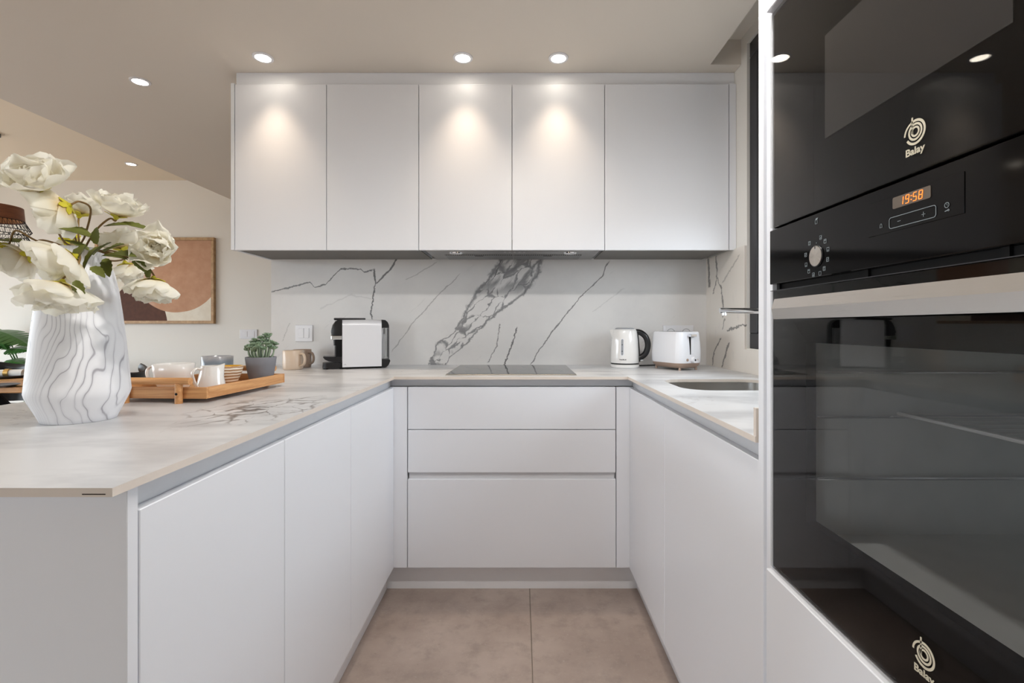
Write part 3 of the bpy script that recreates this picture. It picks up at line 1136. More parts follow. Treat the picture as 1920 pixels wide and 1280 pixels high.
# microwave
MZ0, MZ1 = 1.3385, 1.7325
mw = thing('microwave', 'black glass built-in microwave above the oven', 'microwave', (.75, .60, MZ0))
obj('body', MB().box(.486, .96, AY0 + .004, AY1 - .004, MZ0 + .002, MZ1 - .004), M['blackmatt'], mw)
d = obj('door', MB().box(GX + .0065, .485, AY0, AY1, MZ0, MZ1, .001), M['mask'], mw)
wz0, wz1, wy0, wy1 = 1.446, 1.604, .462, .748
obj('window_mesh', MB().box(GX + .0052, GX + .0063, wy0, wy1, wz0, wz1), M['screenmesh'], d)
obj('glass_front', MB().box(GX, GX + .0045, AY0, AY1, MZ0, MZ1, .001), M['tint'], mw)
emblem(mw, .5705, 1.386, GX - .0002)

# oven
OZ0, OZ1 = .7105, 1.3335
ov = thing('oven', 'black glass built-in oven with steel handle and clock', 'oven', (.75, .60, OZ0))
cp = obj('control_panel', MB().box(GX - .001, .484, AY0, AY1, 1.2345, OZ1, .001), M['panelblack'], ov)
obj('vent_slot', MB().box(GX + .010, .484, AY0 + .004, AY1 - .004, 1.2225, 1.2343), M['blackmatt'], ov)
for yy in (.885, .66, .47):
    obj('vent_rib', MB().box(GX + .006, GX + .0098, yy - .004, yy + .004, 1.2225, 1.2343), M['blackmatt'], ov)
# door frame mask behind the glass, with the viewing window
vz0, vz1, vy0, vy1 = .838, 1.131, .385, .7985
dz0, dz1 = OZ0 + .004, 1.2220
m = MB()
x0, x1 = GX + .0058, .4845
m.box(x0, x1, AY0, vy0, dz0, dz1)
m.box(x0, x1, vy1, AY1, dz0, dz1)
m.box(x0, x1, vy0, vy1, dz0, vz0)
m.box(x0, x1, vy0, vy1, vz1, dz1)
d = obj('door', m, M['mask'], ov)
obj('glass_front', MB().box(GX, GX + .0045, AY0, AY1, dz0, dz1, .001), M['tint'], d)
obj('door_edge', MB().box(GX, GX + .014, AY0, AY1, dz1 + .0001, dz1 + .0012), M['anthra'], d)
cv = MB()
a0, a1, b0, b1, c0, c1 = .4855, .93, .362, .835, .800, 1.165
tk = .006
cv.box(a0, a1, b0 - tk, b0, c0, c1); cv.box(a0, a1, b1, b1 + tk, c0, c1)
cv.box(a0, a1, b0 - tk, b1 + tk, c0 - tk, c0); cv.box(a0, a1, b0 - tk, b1 + tk, c1, c1 + tk)
cv.box(a1, a1 + tk, b0 - tk, b1 + tk, c0 - tk, c1 + tk)
cav = obj('cavity', cv, M['enamel'], ov)
for zz in (.90, 1.004, 1.08):
    obj('side_rail', MB().tube([(.50, b1 - .012, zz), (.90, b1 - .012, zz)], .003, 8), M['chrome'], cav)
    obj('side_rail', MB().tube([(.50, b0 + .012, zz), (.90, b0 + .012, zz)], .003, 8), M['chrome'], cav)
m = MB()
for xx in (.635, .91): m.tube([(xx, b0 + .016, 1.011), (xx, b1 - .016, 1.011)], .003, 8)
for k in range(15):
    yy = b0 + .03 + k * (b1 - b0 - .06) / 14
    m.tube([(.635, yy, 1.0125), (.91, yy, 1.0125)], .0014, 6)
obj('wire_rack', m, M['rackwire'], cav)
# handle: folded steel bar on two posts
HX = .424
hz0, hzm, hz1 = 1.1695, 1.1870, 1.2035
hy0, hy1 = .375, .824
sec = [(HX + .003, hz0), (HX, hzm), (HX + .005, hz1), (HX + .009, hz1), (HX + .005, hzm), (HX + .008, hz0)]
m = MB()
m.loft([[(x, y, z) for (x, z) in sec] for y in (hy0, hy0 + .002, hy1 - .002, hy1)])
hd = obj('handle', m, M['steel'], ov)
for yy in (hy0 + .05, hy1 - .05):
    obj('handle_post', MB().box(HX + .006, GX + .0001, yy - .012, yy + .012, 1.178, 1.196, .002), M['black'], hd)
# control panel details
KY, KZ = .7586, 1.2668
kn = pr_obj('dial', MB().lathe([(.0172, 0), (.0172, .0014), (.0166, .0020), (.0, .0020)], 36, (0, 0, 0), True), M['black'], ov, KY, KZ, GX - .001, smooth=True)


def dialface():
    t_ = NT('spun_steel')
    x_, y_, z_ = t_.xyz(t_.oc())
    a_ = t_.m('ARCTAN2', y_, x_)
    t_.set(color=(.62, .58, .53), metal=1.0, rough=t_.step(t_.noise(t_.cxyz(t_.m('MULTIPLY', a_, 3.0), 0.0, 0.0), 6, 2), .3, .7, .25, .45), aniso=.6)
    return t_.mat


obj('dial_face', MB().lathe([(.0157, .0018), (.0155, .0026), (.0, .0026)], 36), dialface(), kn, world=False, smooth=True, loc=(0, 0, 0))
obj('dial_pointer', MB().box(-.0006, .0006, .0112, .0152, .0024, .0030), M['blackmatt'], kn, world=False, loc=(0, 0, 0))
ang = [68, 42, 12, -18, -48, -72, -105, -133, -160, 168, 128]
for k, a in enumerate(ang):
    m = MB()
    cx, cy = 0, 0
    hw, hh, lw = .0026, .0029, .0007
    for seg in (((-hw, -hh), (hw, -hh)), ((hw, -hh), (hw, hh)), ((hw, hh), (-hw, hh)), ((-hw, hh), (-hw, -hh))):
        line2d(m, seg[0], seg[1], lw)
    if k % 3 == 0: line2d(m, (-.0015, -.0015), (.0015, .0015), lw)
    if k % 3 == 1: line2d(m, (-.0026, .0012), (.0026, .0012), lw)
    if k % 2 == 0: line2d(m, (-.0026, -.0012), (.0026, -.0012), lw)
    pr_obj('dial_symbol', m, M['printgrey'], ov, KY - .0292 * math.cos(R(a)), KZ + .0292 * math.sin(R(a)), GX - .0012)
pr_obj('dial_symbol', ring2d(MB(), 0, 0, 0, .0008, n=10), M['printgrey'], ov, KY, KZ + .0205, GX - .0012)
m = MB()
for seg in (((-.003, -.004), (.002, -.004)), ((.002, -.004), (.002, .002)), ((.002, .002), (-.003, .002)), ((-.003, .002), (-.003, -.004))):
    line2d(m, seg[0], seg[1], .0007)
m.prism([(-.003, .002), (.002, .002), (.0042, .0046), (-.0008, .0046)], 0, .0004)
pr_obj('function_symbol', m, M['printgrey'], ov, KY, KZ + .0545, GX - .0012)
# touch panel
PY, PZ = .575, 1.2965
tp = pr_obj('touch_panel', MB().box(-.0700, .0700, -.0218, .0218, 0, .0008, .0003), M['panelblack'], ov, PY, PZ, GX - .0010)
dsp = MB()
dsp.prism([(p[0], p[1]) for p in rrect(0, 0, .0560, .0140, .002, 0, 4)], 0, .0006)
ds = pr_obj('display', dsp, M['display'], ov, .5738, 1.3088, GX - .0018)
m = MB()


def seg7(m, ch, cx, cy, hgt, wdt, lw):
    segs = {'0': 'abcdef', '1': 'ef', '5': 'afgcd', '8': 'abcdefg', '9': 'abcdfg'}[ch]
    h2, w2 = hgt / 2, wdt / 2
    g = lw * .35
    sl = .12
    P = dict(a=((-w2 + g, h2), (w2 - g, h2)), b=((w2, h2 - g), (w2, g)), c=((w2, -g), (w2, -h2 + g)), d=((-w2 + g, -h2), (w2 - g, -h2)),
             e=((-w2, -g), (-w2, -h2 + g)), f=((-w2, h2 - g), (-w2, g)), g=((-w2 + g, 0), (w2 - g, 0)))
    for s_ in segs:
        (x0_, y0_), (x1_, y1_) = P[s_]
        line2d(m, (cx + x0_ + y0_ * sl, cy + y0_), (cx + x1_ + y1_ * sl, cy + y1_), lw)


for ch, cx in (('1', -.0105), ('9', -.0066), ('5', .0046), ('8', .0128)):
    seg7(m, ch, cx, 0, .0094, .0048, .0008)
for yy in (.0022, -.0022):
    rect2d(m, -.0012, 0, yy - .0006, yy + .0006)
pr_obj('clock_digits', m, M['digits'], ov, .5720, 1.3088, GX - .0025)
m = MB()
outer = rrect(0, 0, .0690, .0140, .0035, 0, 5)
inner = rrect(0, 0, .0676, .0126, .0029, 0, 5)
for k in range(len(outer)):
    j = (k + 1) % len(outer)
    m.prism([outer[k][:2], outer[j][:2], inner[j][:2], inner[k][:2]], 0, .0004)
rect2d(m, -.0210, -.0160, -.0003, .0003)
rect2d(m, .0150, .0200, -.0003, .0003)
rect2d(m, .0172, .0178, -.0028, .0028)
# bell
bx_ = -.0480
for a, b in (((-.0024, -.002), (.0024, -.002)), ((-.0017, -.002), (-.0013, .0018)), ((.0017, -.002), (.0013, .0018)), ((-.0013, .0018), (0, .0028)), ((.0013, .0018), (0, .0028))):
    line2d(m, (bx_ + a[0], a[1]), (bx_ + b[0], b[1]), .0005)
ring2d(m, .0480, .0028, .0024, .0030)
line2d(m, (.0480, .0028), (.0480, .0044), .0005)
line2d(m, (.0480, .0028), (.0492, .0022), .0005)
ring2d(m, .0500, -.0030, .0006, .0012, n=12)
line2d(m, (.0455, -.0036), (.0490, -.0030), .0008)
pr_obj('touch_symbols', m, M['printgrey'], ov, .573, 1.2853, GX - .0022)
emblem(ov, .5580, .7815, GX - .0002)

# ------------------------------------------------------------------ downlights


def downlight(x, y, z, lab, power, col_=WARM, size=82, blend=1.0):
    t = thing('downlight', lab, 'light', (x, y, z - .006), group='recessed ceiling lights')
    m = MB().lathe([(.034, .0), (.045, .001), (.046, .0055), (.034, .0055), (.034, .0)], 32, (0, 0, 0))
    obj('trim_ring', m, M['whiteplastic'], t, world=False, smooth=True)
    obj('lens', MB().lathe([(.0335, .0025), (.0335, .0055)], 28, (0, 0, 0), True, True), M['lamp'], t, world=False)
    if power > 0:
        l = bpy.data.lights.new('downlight_beam', 'SPOT')
        l.energy = power
        l.color = col_
        l.spot_size = R(size)
        l.spot_blend = blend
        l.shadow_soft_size = .045
        lo_ = bpy.data.objects.new('downlight_beam', l)
        col.objects.link(lo_)
        lo_.parent = t
        lo_.location = (0, 0, -.004)
    return t


downlight(-1.191, 2.245, ZC, 'round ceiling downlight over the leftmost wall cabinet door', LAMP_W)
downlight(-.269, 2.247, ZC, 'round ceiling downlight over the left extractor cupboard door', LAMP_W)
downlight(.173, 2.249, ZC, 'round ceiling downlight over the right extractor cupboard door', LAMP_W)
downlight(-1.930, 2.464, ZC, 'round ceiling downlight left of the wall cabinets above the flowers', LAMP_W)
downlight(-3.42, 4.267, ZL, 'small far downlight in the living room ceiling', LAMP_W)
downlight(-.12, .78, ZC, 'left added fill downlight over the aisle outside the view', ADDED_AISLE_W, COOL, 174, .6)  # added lamp pair, unseen, to brighten drawers, floor and upper doors
downlight(.20, .78, ZC, 'right added fill downlight over the aisle outside the view', ADDED_AISLE_W, COOL, 174, .6)  # second of the added aisle lamps

# ------------------------------------------------------------------ switches and sockets


def plate(name, lab, cat, x0, x1, z0, z1, yw, rockers, sockets=0):
    t = thing(name, lab, cat, ((x0 + x1) / 2, yw, (z0 + z1) / 2))
    m = MB().box(x0, x1, yw - .009, yw, z0, z1, .0025, seg=2)
    obj('frame', m, M['whiteplastic'], t)
    for (a, b, c, d_) in rockers:
        obj('rocker', MB().box(a, b, yw - .013, yw - .008, c, d_, .0012), M['whiteplastic'], t)
    for k in range(sockets):
        wx = (x1 - x0) / sockets
        cx = x0 + wx * (k + .5)
        cz = (z0 + z1) / 2
        so = obj('socket', MB().box(cx - .032, cx + .032, yw - .011, yw - .008, cz - .032, cz + .032, .001), M['whiteplastic'], t)
        mm = MB().lathe([(.0225, 0), (.0225, .0012), (.0195, .0012), (.0195, -.0006), (0, -.0006)], 28)
        mm.v = [(a + cx, yw - .0105 - c, b + cz) for a, b, c in mm.v]
        obj('socket_well', mm, M['socketdark'], so, smooth=True)
    return t


S2 = YB / F
yb = YB - .0105
plate('light_switch', 'white double light switch on the marble splashback', 'switch', (556.5 - CX) * S2, (588.5 - CX) * S2, EYE - (640 - CY) * S2, EYE - (609 - CY) * S2, yb,
      [((563 - CX) * S2, (572.6 - CX) * S2, EYE - (633 - CY) * S2, EYE - (615 - CY) * S2), ((573 - CX) * S2, (582.5 - CX) * S2, EYE - (633 - CY) * S2, EYE - (615 - CY) * S2)])
S3 = YF / F
plate('wall_switch', 'wide white switch plate on the far wall below the picture', 'switch', (450.5 - CX) * S3, (483 - CX) * S3, EYE - (635 - CY) * S3, EYE - (617.5 - CY) * S3, YF - .0005,
      [((454.5 - CX) * S3, (465 - CX) * S3, EYE - (631 - CY) * S3, EYE - (621 - CY) * S3), ((466 - CX) * S3, (478 - CX) * S3, EYE - (631.5 - CY) * S3, EYE - (620.5 - CY) * S3)])
plate('wall_socket', 'white double power socket half hidden behind the toaster', 'socket', .792, .962, 1.083, 1.164, yb, [], 2)

# ------------------------------------------------------------------ coffee machine
cmx = thing('coffee_machine', 'white and black capsule coffee machine on the worktop', 'coffee machine', (-1.001, 2.455, ZT), R(21))


def usec(u, w_, z0, z1, r, n=8):
    pts = [(u, -w_ / 2, z0)]
    for k in range(n + 1):
        a = PI - PI / 2 * k / n
        pts.append((u, -w_ / 2 + r + r * math.cos(a), z1 - r + r * math.sin(a)))
    for k in range(n + 1):
        a = PI / 2 - PI / 2 * k / n
        pts.append((u, w_ / 2 - r + r * math.cos(a), z1 - r + r * math.sin(a)))
    pts.append((u, w_ / 2, z0))
    return pts


WM = .112
L_ = dict(world=False)
obj('shell', MB().loft([usec(u, WM, .010, .251 - .002 * abs(u - .19) / .1, .034) for u in (.092, .094, .19, .280, .282)]), M['whiteplastic'], cmx, smooth=True, angle=50, **L_)
obj('underbody', MB().box(.08, .30, -.05, .05, .002, .0105), M['blackmatt'], cmx, **L_)
# brewing head: dome in profile
hp = [(.040, .170), (.040, .200), (.046, .222), (.058, .240), (.074, .249), (.0915, .251), (.0915, .170)]
m = MB()
lo = []
for yy, k in ((-.050, .80), (-.046, .92), (-.03, 1.0), (.03, 1.0), (.046, .92), (.050, .80)):
    lo.append([(.0915 - (.0915 - a) * k, yy, .170 + (z - .170) * (.9 + .1 * k)) for a, z in hp])
m.loft(lo)
hd_ = obj('brew_head', m, M['black'], cmx, smooth=True, angle=40, **L_)
obj('button', MB().box(.0385, .047, -.040, -.012, .181, .195, .003), M['glossblack'], hd_, **L_)
obj('chrome_band', MB().box(.038, .0915, -.047, .047, .148, .1695, .004, seg=2), M['chrome'], cmx, **L_)
obj('column', MB().box(.056, .0915, .020, .046, .062, .1478), M['socketdark'], cmx, **L_)
obj('outlet_block', MB().box(.062, .0915, -.044, .0195, .062, .1478), M['blackmatt'], cmx, **L_)
obj('nozzle', MB().lathe([(.009, .118), (.011, .1478)], 14, (.060, 0, 0), True, True), M['black'], cmx, **L_)
# cup rest (curved lip) and drip tray
lip = [(.002, .061), (.010, .050), (.030, .040), (.055, .036), (.0915, .036), (.0915, .0618), (.004, .064)]
obj('cup_rest', MB().prism(lip, -.044, .044, 'y'), M['black'], cmx, **L_)
m = MB()
m.loft([rrect(.048, 0, .096, .094, .020, z, 5) for z in (.004, .032)])
obj('drip_tray', m, M['black'], cmx, smooth=True, **L_)
for yy in (-.03, .03):
    obj('foot', MB().lathe([(.006, 0), (.006, .0045)], 12, (.02, yy, 0), True, True), M['blackmatt'], cmx, **L_)
    obj('foot', MB().lathe([(.006, 0), (.006, .0045)], 12, (.26, yy, 0), True, True), M['blackmatt'], cmx, **L_)
obj('lever', MB().box(.052, .205, -.032, .032, .2465, .2575, .004, seg=2), M['black'], cmx, **L_)
# rear tank
bp = [(.2825, .207), (.2825, .2495), (.300, .248), (.312, .238), (.319, .222), (.320, .207)]
obj('tank_lid', MB().prism(bp, -.052, .052, 'y'), M['black'], cmx, **L_)
obj('water_tank', MB().box(.2835, .3185, -.051, .051, .050, .2068, .004), M['glass'], cmx, **L_)
obj('tank_strip', MB().box(.3175, .3200, -.052, .052, .046, .2068), M['black'], cmx, **L_)
obj('tank_tube', MB().tube([(.300, 0, .05), (.300, 0, .205)], .006, 12), M['whiteplastic'], cmx, **L_)
fb = [(.2825, .002), (.2825, .045), (.323, .043), (.326, .036), (.318, .016), (.305, .004)]
obj('rear_base', MB().prism(fb, -.052, .052, 'y'), M['black'], cmx, **L_)
m = MB()
line2d(m, (-.006, 0), (.006, 0), .001); line2d(m, (0, 0), (0, .006), .0008); line2d(m, (-.004, .002), (.004, .002), .0006)
obj('maker_mark', m, M['socketdark'], cmx, world=False, loc=(.105, -WM / 2 - .0001, .022), rot=(PI / 2, 0, 0))
c0 = smoothpts([(-.700, 2.645, ZT + .003), (-.66, 2.60, ZT + .003), (-.63, 2.66, ZT + .003), (-.67, 2.70, ZT + .003), (-.76, 2.695, ZT + .003)], 6)

# ------------------------------------------------------------------ kettle
kx, ky = .545, 2.558
kt = thing('kettle', 'white electric kettle with black handle left of the toaster', 'kettle', (kx, ky, ZT), R(-12))
obj('base', MB().lathe([(.070, 0), (.074, .003), (.075, .016), (.070, .019), (0, .019)], 40, (0, 0, 0), True), M['whitegloss'], kt, smooth=True, **L_)
obj('base_gasket', MB().lathe([(.0715, .019), (.0735, .0245)], 40, (0, 0, 0), True, True), M['black'], kt, smooth=True, **L_)
obj('jug', MB().lathe([(.0, .025), (.073, .025), (.0738, .028), (.0725, .08), (.069, .14), (.063, .19), (.058, .199), (.052, .2005), (0, .2005)], 44), M['whitegloss'], kt, smooth=True, angle=50, **L_)
ld = obj('lid', MB().lathe([(.049, .2005), (.049, .2045), (.040, .2075), (0, .2075)], 36), M['socketdark'], kt, smooth=True, **L_)
sp_ = [[(-.060, -.018, .197), (-.060, .018, .197), (-.064, 0, .165)], [(-.074, -.006, .197), (-.074, .006, .197), (-.067, 0, .175)]]
m = MB()
m.loft([[(-.050, -.030, .1985), (-.050, .030, .1985), (-.0635, .012, .150), (-.0635, -.012, .150)], [(-.079, -.007, .1975), (-.079, .007, .1975), (-.070, .003, .170), (-.070, -.003, .170)]])
obj('spout', m, M['whitegloss'], kt, **L_)
hs = smoothpts([(.056, 0, .186), (.082, 0, .182), (.108, 0, .158), (.118, 0, .118), (.108, 0, .078), (.086, 0, .056), (.066, 0, .050)], 6)
hk = obj('handle', MB().tube(hs, .0145, 14, sq=(1.1, 1.05)), M['black'], kt, smooth=True, **L_)
m = MB()
m.loft([[(.0570, -.012, .193), (.0570, .012, .193), (.0690, .011, .190), (.0690, -.011, .190)], [(.068, -.013, .10), (.068, .013, .10), (.0765, .012, .10), (.0765, -.012, .10)], [(.0715, -.012, .028), (.0715, .012, .028), (.080, .010, .032), (.080, -.010, .032)]])
obj('handle_spine', m, M['black'], hk, **L_)
obj('switch_lever', MB().box(.079, .096, -.009, .009, .036, .042, .002), M['whiteplastic'], kt, **L_)
# water gauge facing the viewer
ga = R(-103 + 12)
gv = Matrix.Rotation(ga + PI / 2, 4, 'Z')


def on_jug(mb, ang_, push):
    c_, s_ = math.cos(ang_), math.sin(ang_)
    out = []
    for (a, b, h) in mb.v:      # a across, b height, h out
        zz = b
        rad = .0738 - .0107 * min(1, max(0, (zz - .028) / .162)) ** 1.4
        aa = ang_ + a / rad
        rr = rad + h + push
        out.append((rr * math.cos(aa), rr * math.sin(aa), zz))
    mb.v = out
    return mb


gp = []
for k in range(24):
    a = 2 * PI * k / 24
    gp.append((.0085 * math.cos(a), .108 + .0085 * math.sin(a) + (.036 if math.sin(a) > 0 else -.036)))
g1 = obj('gauge_frame', on_jug(MB().prism(gp, 0, .0012), R(-100), .0002), M['whiteplastic'], kt, **L_)
gp2 = [(a * .65, .108 + (b - .108) * .93) for a, b in gp]
obj('gauge_glass', on_jug(MB().prism(gp2, 0, .0008), R(-100), .0012), M['socketdark'], g1, **L_)
obj('gauge_mark', on_jug(MB().box(-.002, .002, .118, .123, 0, .0006), R(-100), .002), M['anthra'], g1, **L_)
obj('gauge_mark', on_jug(MB().box(-.002, .002, .085, .090, 0, .0006), R(-100), .002), M['anthra'], g1, **L_)
tm = text_mesh('TAURUS', .0085, .0002, 1.15)
tm.v = [(a, b + .044, c) for a, b, c in tm.v]
obj('lettering', on_jug(tm, R(-98), .0003), M['anthra'], kt, **L_)
o = obj('power_cord', MB().tube(smoothpts([(.602, 2.600, ZT + .004), (.66, 2.63, ZT + .004), (.74, 2.655, ZT + .004), (.82, 2.665, ZT + .004), (.865, 2.68, ZT + .03), (.88, 2.705, 1.06), (.88, 2.712, 1.10)], 6), .0032, 8), M['black'], None, smooth=True)
tag(o, 'black power cord trailing from the kettle behind the toaster', 'cord')

# ------------------------------------------------------------------ toaster
tz = R(25)
to = thing('toaster', 'white two slot toaster with taupe base beside the kettle', 'toaster', (.783, 2.464, ZT), tz)
TW, TD = .150, .215          # local x: lever end width, local y: length
m = MB()
m.loft([rrect(0, 0, TW - .030, TD - .030, .03, .011, 6), rrect(0, 0, TW - .008, TD - .008, .036, .022, 6), rrect(0, 0, TW + .004, TD + .006, .040, .036, 6)])
obj('base', m, M['taupe'], to, smooth=True, angle=60, **L_)
m = MB()
lo = []
for z, g, r in ((.036, .004, .040), (.045, .006, .038), (.085, .006, .034), (.13, .001, .030), (.170, -.007, .026), (.186, -.010, .024), (.189, -.016, .022)):
    lo.append(rrect(0, 0, TW + g, TD + g * 1.4, r, z, 7))
m.loft(lo, True, True)
tb = obj('body', m, M['whiteplastic'], to, smooth=True, angle=40, **L_)
for xx in (-.030, .030):
    obj('slot', MB().box(xx - .013, xx + .013, -.070, .070, .1885, .1897), M['blackmatt'], tb, **L_)
for xx in (-.052, .052):
    for yy in (-.084, .084):
        obj('foot', MB().lathe([(.006, 0), (.006, .014)], 14, (xx, yy, 0), True, True), M['taupe'], to, smooth=True, **L_)
ey = -TD / 2 - .0035
obj('lever_track', MB().box(-.0125, -.0088, ey - .0026, ey + .02, .078, .166), M['blackmatt'], to, **L_)
obj('lever_plate', MB().box(-.0088, .016, ey - .0022, ey + .02, .078, .166, .004), M['whiteplastic'], to, **L_)
obj('lever', MB().box(-.018, .018, ey - .016, ey + .02, .164, .176, .002), M['chrome'], to, **L_)


def knob_y(name, x, z, r, dp, mat, y=ey):
    mm = MB().lathe([(r, 0), (r, dp * .8), (r * .9, dp), (0, dp)], 24)
    mm.v = [(a + x, y - c, b + z) for a, b, c in mm.v]
    return obj(name, mm, mat, to, smooth=True, **L_)


knob_y('browning_dial', .005, .052, .0155, .018, M['whiteplastic'])
knob_y('dial_cap', .005, .052, .005, .0195, M['anthra'])
knob_y('button', -.029, .052, .0065, .004, M['taupe'])
knob_y('button', .032, .052, .0055, .004, M['taupe'])

# ------------------------------------------------------------------ mugs by the wall


def mug(name, lab, x, y, r, h, mat, ang, hr=.030, z=ZT, group=None, inner=None):
    t = thing(name, lab, 'mug', (x, y, z), ang, group)
    m = MB().lathe([(0, 0), (r * .90, 0), (r * .97, .004), (r, .015), (r, h - .002), (r - .0015, h), (r - .0045, h - .002), (r - .005, .01), (0, .007)], 36)
    obj('cup', m, mat, t, smooth=True, angle=60, **L_)
    hs_ = smoothpts([(r - .003, 0, h * .80), (r + hr * .62, 0, h * .82), (r + hr, 0, h * .58), (r + hr * .80, 0, h * .30), (r - .003, 0, h * .16)], 6)
    obj('handle', MB().tube(hs_, .0062, 10, sq=(1.25, .8)), mat, t, smooth=True, **L_)
    return t


mug('mug', 'pale beige stoneware mug, the front one of two by the wall', -1.140, 2.432, .0475, .095, M['mug'], R(-22), group='stoneware mugs by the wall')
mug('mug', 'taupe stoneware mug half hidden behind the beige mug', -1.152, 2.56, .0455, .094, M['mugdark'], R(-20), group='stoneware mugs by the wall')

# ------------------------------------------------------------------ tray and its contents
TRX, TRY, TW_, TL_ = -1.0195, 1.5685, .305, .405
tr = thing('serving_tray', 'bamboo serving tray with round bar handles on the peninsula', 'tray', (TRX, TRY, ZT), R(-3.0))
zb, zt = .012, .044
obj('bottom_board', MB().box(-TW_ / 2 + .009, TW_ / 2 - .009, -TL_ / 2 + .009, TL_ / 2 - .009, zb, zb + .007), M['bamboo'], tr, **L_)
for (a, b, c, d_, mt) in ((-TW_ / 2, TW_ / 2, -TL_ / 2, -TL_ / 2 + .0088, 'bamboo_x'), (-TW_ / 2, TW_ / 2, TL_ / 2 - .0088, TL_ / 2, 'bamboo_x'),
                          (-TW_ / 2, -TW_ / 2 + .0088, -TL_ / 2 + .009, TL_ / 2 - .009, 'bamboo'), (TW_ / 2 - .0088, TW_ / 2, -TL_ / 2 + .009, TL_ / 2 - .009, 'bamboo')):
    obj('rim_board', MB().box(a, b, c, d_, zb, zt, .001), M[mt], tr, **L_)
for sgn in (-1, 1):
    ye = sgn * (TL_ / 2 + .0085)
    for xx in (-.078, .078):
        po = obj('post', MB().lathe([(.0098, 0), (.0098, .056)], 20, (xx, ye, 0), True, True), M['bamboo'], tr, smooth=True, **L_)
        obj('peg_hole', MB().cyl((xx, ye + sgn * .0080, .027), (xx, ye + sgn * .0102, .027), .0036, 12), M['blackmatt'], po, **L_)
    obj('handle_bar', MB().tube([(-.118, ye, .062), (.112, ye, .062)], .0098, 20), M['bamboo_x'], tr, smooth=True, **L_)
TZ = ZT + .019

# wide white cup
cu = thing('cup', 'wide white porcelain cup with ring handle on the tray', 'cup', (-1.070, 1.500, TZ), R(188))
pr = [(0, 0), (.030, 0), (.036, .004), (.044, .03), (.049, .058), (.0505, .080), (.049, .0812), (.047, .079), (.045, .058), (.040, .03), (.03, .008), (0, .006)]
obj('bowl', MB().lathe(pr, 44, sup=3.0), M['porcelain'], cu, smooth=True, angle=60, **L_)
obj('handle', MB().tube(smoothpts([(.045, 0, .064), (.060, 0, .074), (.074, 0, .064), (.075, 0, .044), (.062, 0, .030), (.040, 0, .030)], 6), .0052, 10, sq=(1.3, .7)), M['porcelain'], cu, smooth=True, **L_)
# blue grey mug behind
bm_ = thing('glazed_cup', 'blue grey glazed cup standing behind the white jug', 'cup', (-1.052, 1.685, TZ), 0)
obj('cup', MB().lathe([(0, 0), (.040, 0), (.045, .004), (.0475, .03), (.0485, .092), (.047, .0935), (.0455, .092), (.044, .02), (0, .008)], 40), M['glaze'], bm_, smooth=True, angle=60, **L_)
# jug
jg = thing('milk_jug', 'small white porcelain milk jug at the front of the tray', 'jug', (-.925, 1.452, TZ), R(0))
jl = []
for (r, z) in [(.0, 0), (.036, 0), (.0385, .004), (.0375, .02), (.033, .045), (.0285, .066), (.0275, .078), (.0255, .0785), (.0262, .066), (.030, .045), (.033, .02), (.0, .006)]:
    l = []
    for i in range(40):
        a = 2 * PI * i / 40
        k = max(0, math.cos(a - R(25))) ** 6
        e = max(0, (z - .045) / .033)
        rr = r * (1 + .30 * k * e) if r > 0 else 0
        l.append((rr * math.cos(a), rr * math.sin(a), z + (.006 * k * e if r > 0 else 0)))
    jl.append(l)
obj('body', MB().loft(jl, False, False), M['porcelain'], jg, smooth=True, angle=60, **L_)
ha = R(-125)
hp_ = [(.026, .068), (.040, .072), (.050, .060), (.047, .042), (.042, .026), (.035, .016)]
obj('handle', MB().tube(smoothpts([(r * math.cos(ha), r * math.sin(ha), z) for r, z in hp_], 6), .0052, 10, sq=(1.3, .7)), M['porcelain'], jg, smooth=True, **L_)
# striped bowl
sb = thing('small_bowl', 'small striped stoneware bowl with yellow inside', 'bowl', (-.953, 1.580, TZ), 0)
obj('bowl', MB().lathe([(0, 0), (.020, 0), (.022, .006), (.031, .022), (.040, .044), (.0455, .066), (.0445, .0675)], 40), M['stripes'], sb, smooth=True, angle=60, **L_)
obj('inner_glaze', MB().lathe([(.0445, .0675), (.0425, .066), (.037, .044), (.028, .022), (.016, .009), (0, .008)], 40), M['yellow'], sb, smooth=True, angle=60, **L_)
# potted succulent
ps = thing('potted_succulent', 'green succulent in a grey concrete pot on the tray', 'plant', (-.908, 1.698, TZ), 0)
obj('pot', MB().lathe([(0, 0), (.032, 0), (.0345, .003), (.041, .030), (.046, .060), (.0495, .088), (.0485, .0895), (.0465, .0885), (.043, .075), (0, .075)], 44), M['concrete'], ps, smooth=True, angle=60, **L_)
obj('soil', MB().lathe([(.0435, .0745), (.0435, .078), (.03, .080), (0, .081)], 24, (0, 0, 0), True), M['soil'], ps, smooth=True, **L_)


def rosette_mesh():
    m = MB()
    for ring, (n, rad, up, ln) in enumerate(((7, .0105, .25, .0062), (5, .0060, .9, .0050))):
        for k in range(n):
            a = 2 * PI * k / n + ring * .4
            ca, sa = math.cos(a), math.sin(a)
            pts = []
            for (t_, w_) in ((0, .0014), (.5, .0042), (.85, .0042), (1, .0012)):
                rr = rad * t_
                z = up * rr * .9 + .003 * t_ * t_
                pts.append([(rr * ca - sa * w_, rr * sa + ca * w_, z + .0012), (rr * ca + sa * w_, rr * sa - ca * w_, z + .0012),
                            (rr * ca + sa * w_ * .7, rr * sa - ca * w_ * .7, z - .0010), (rr * ca - sa * w_ * .7, rr * sa + ca * w_ * .7, z - .0010)])
            m.loft(pts)
    return m


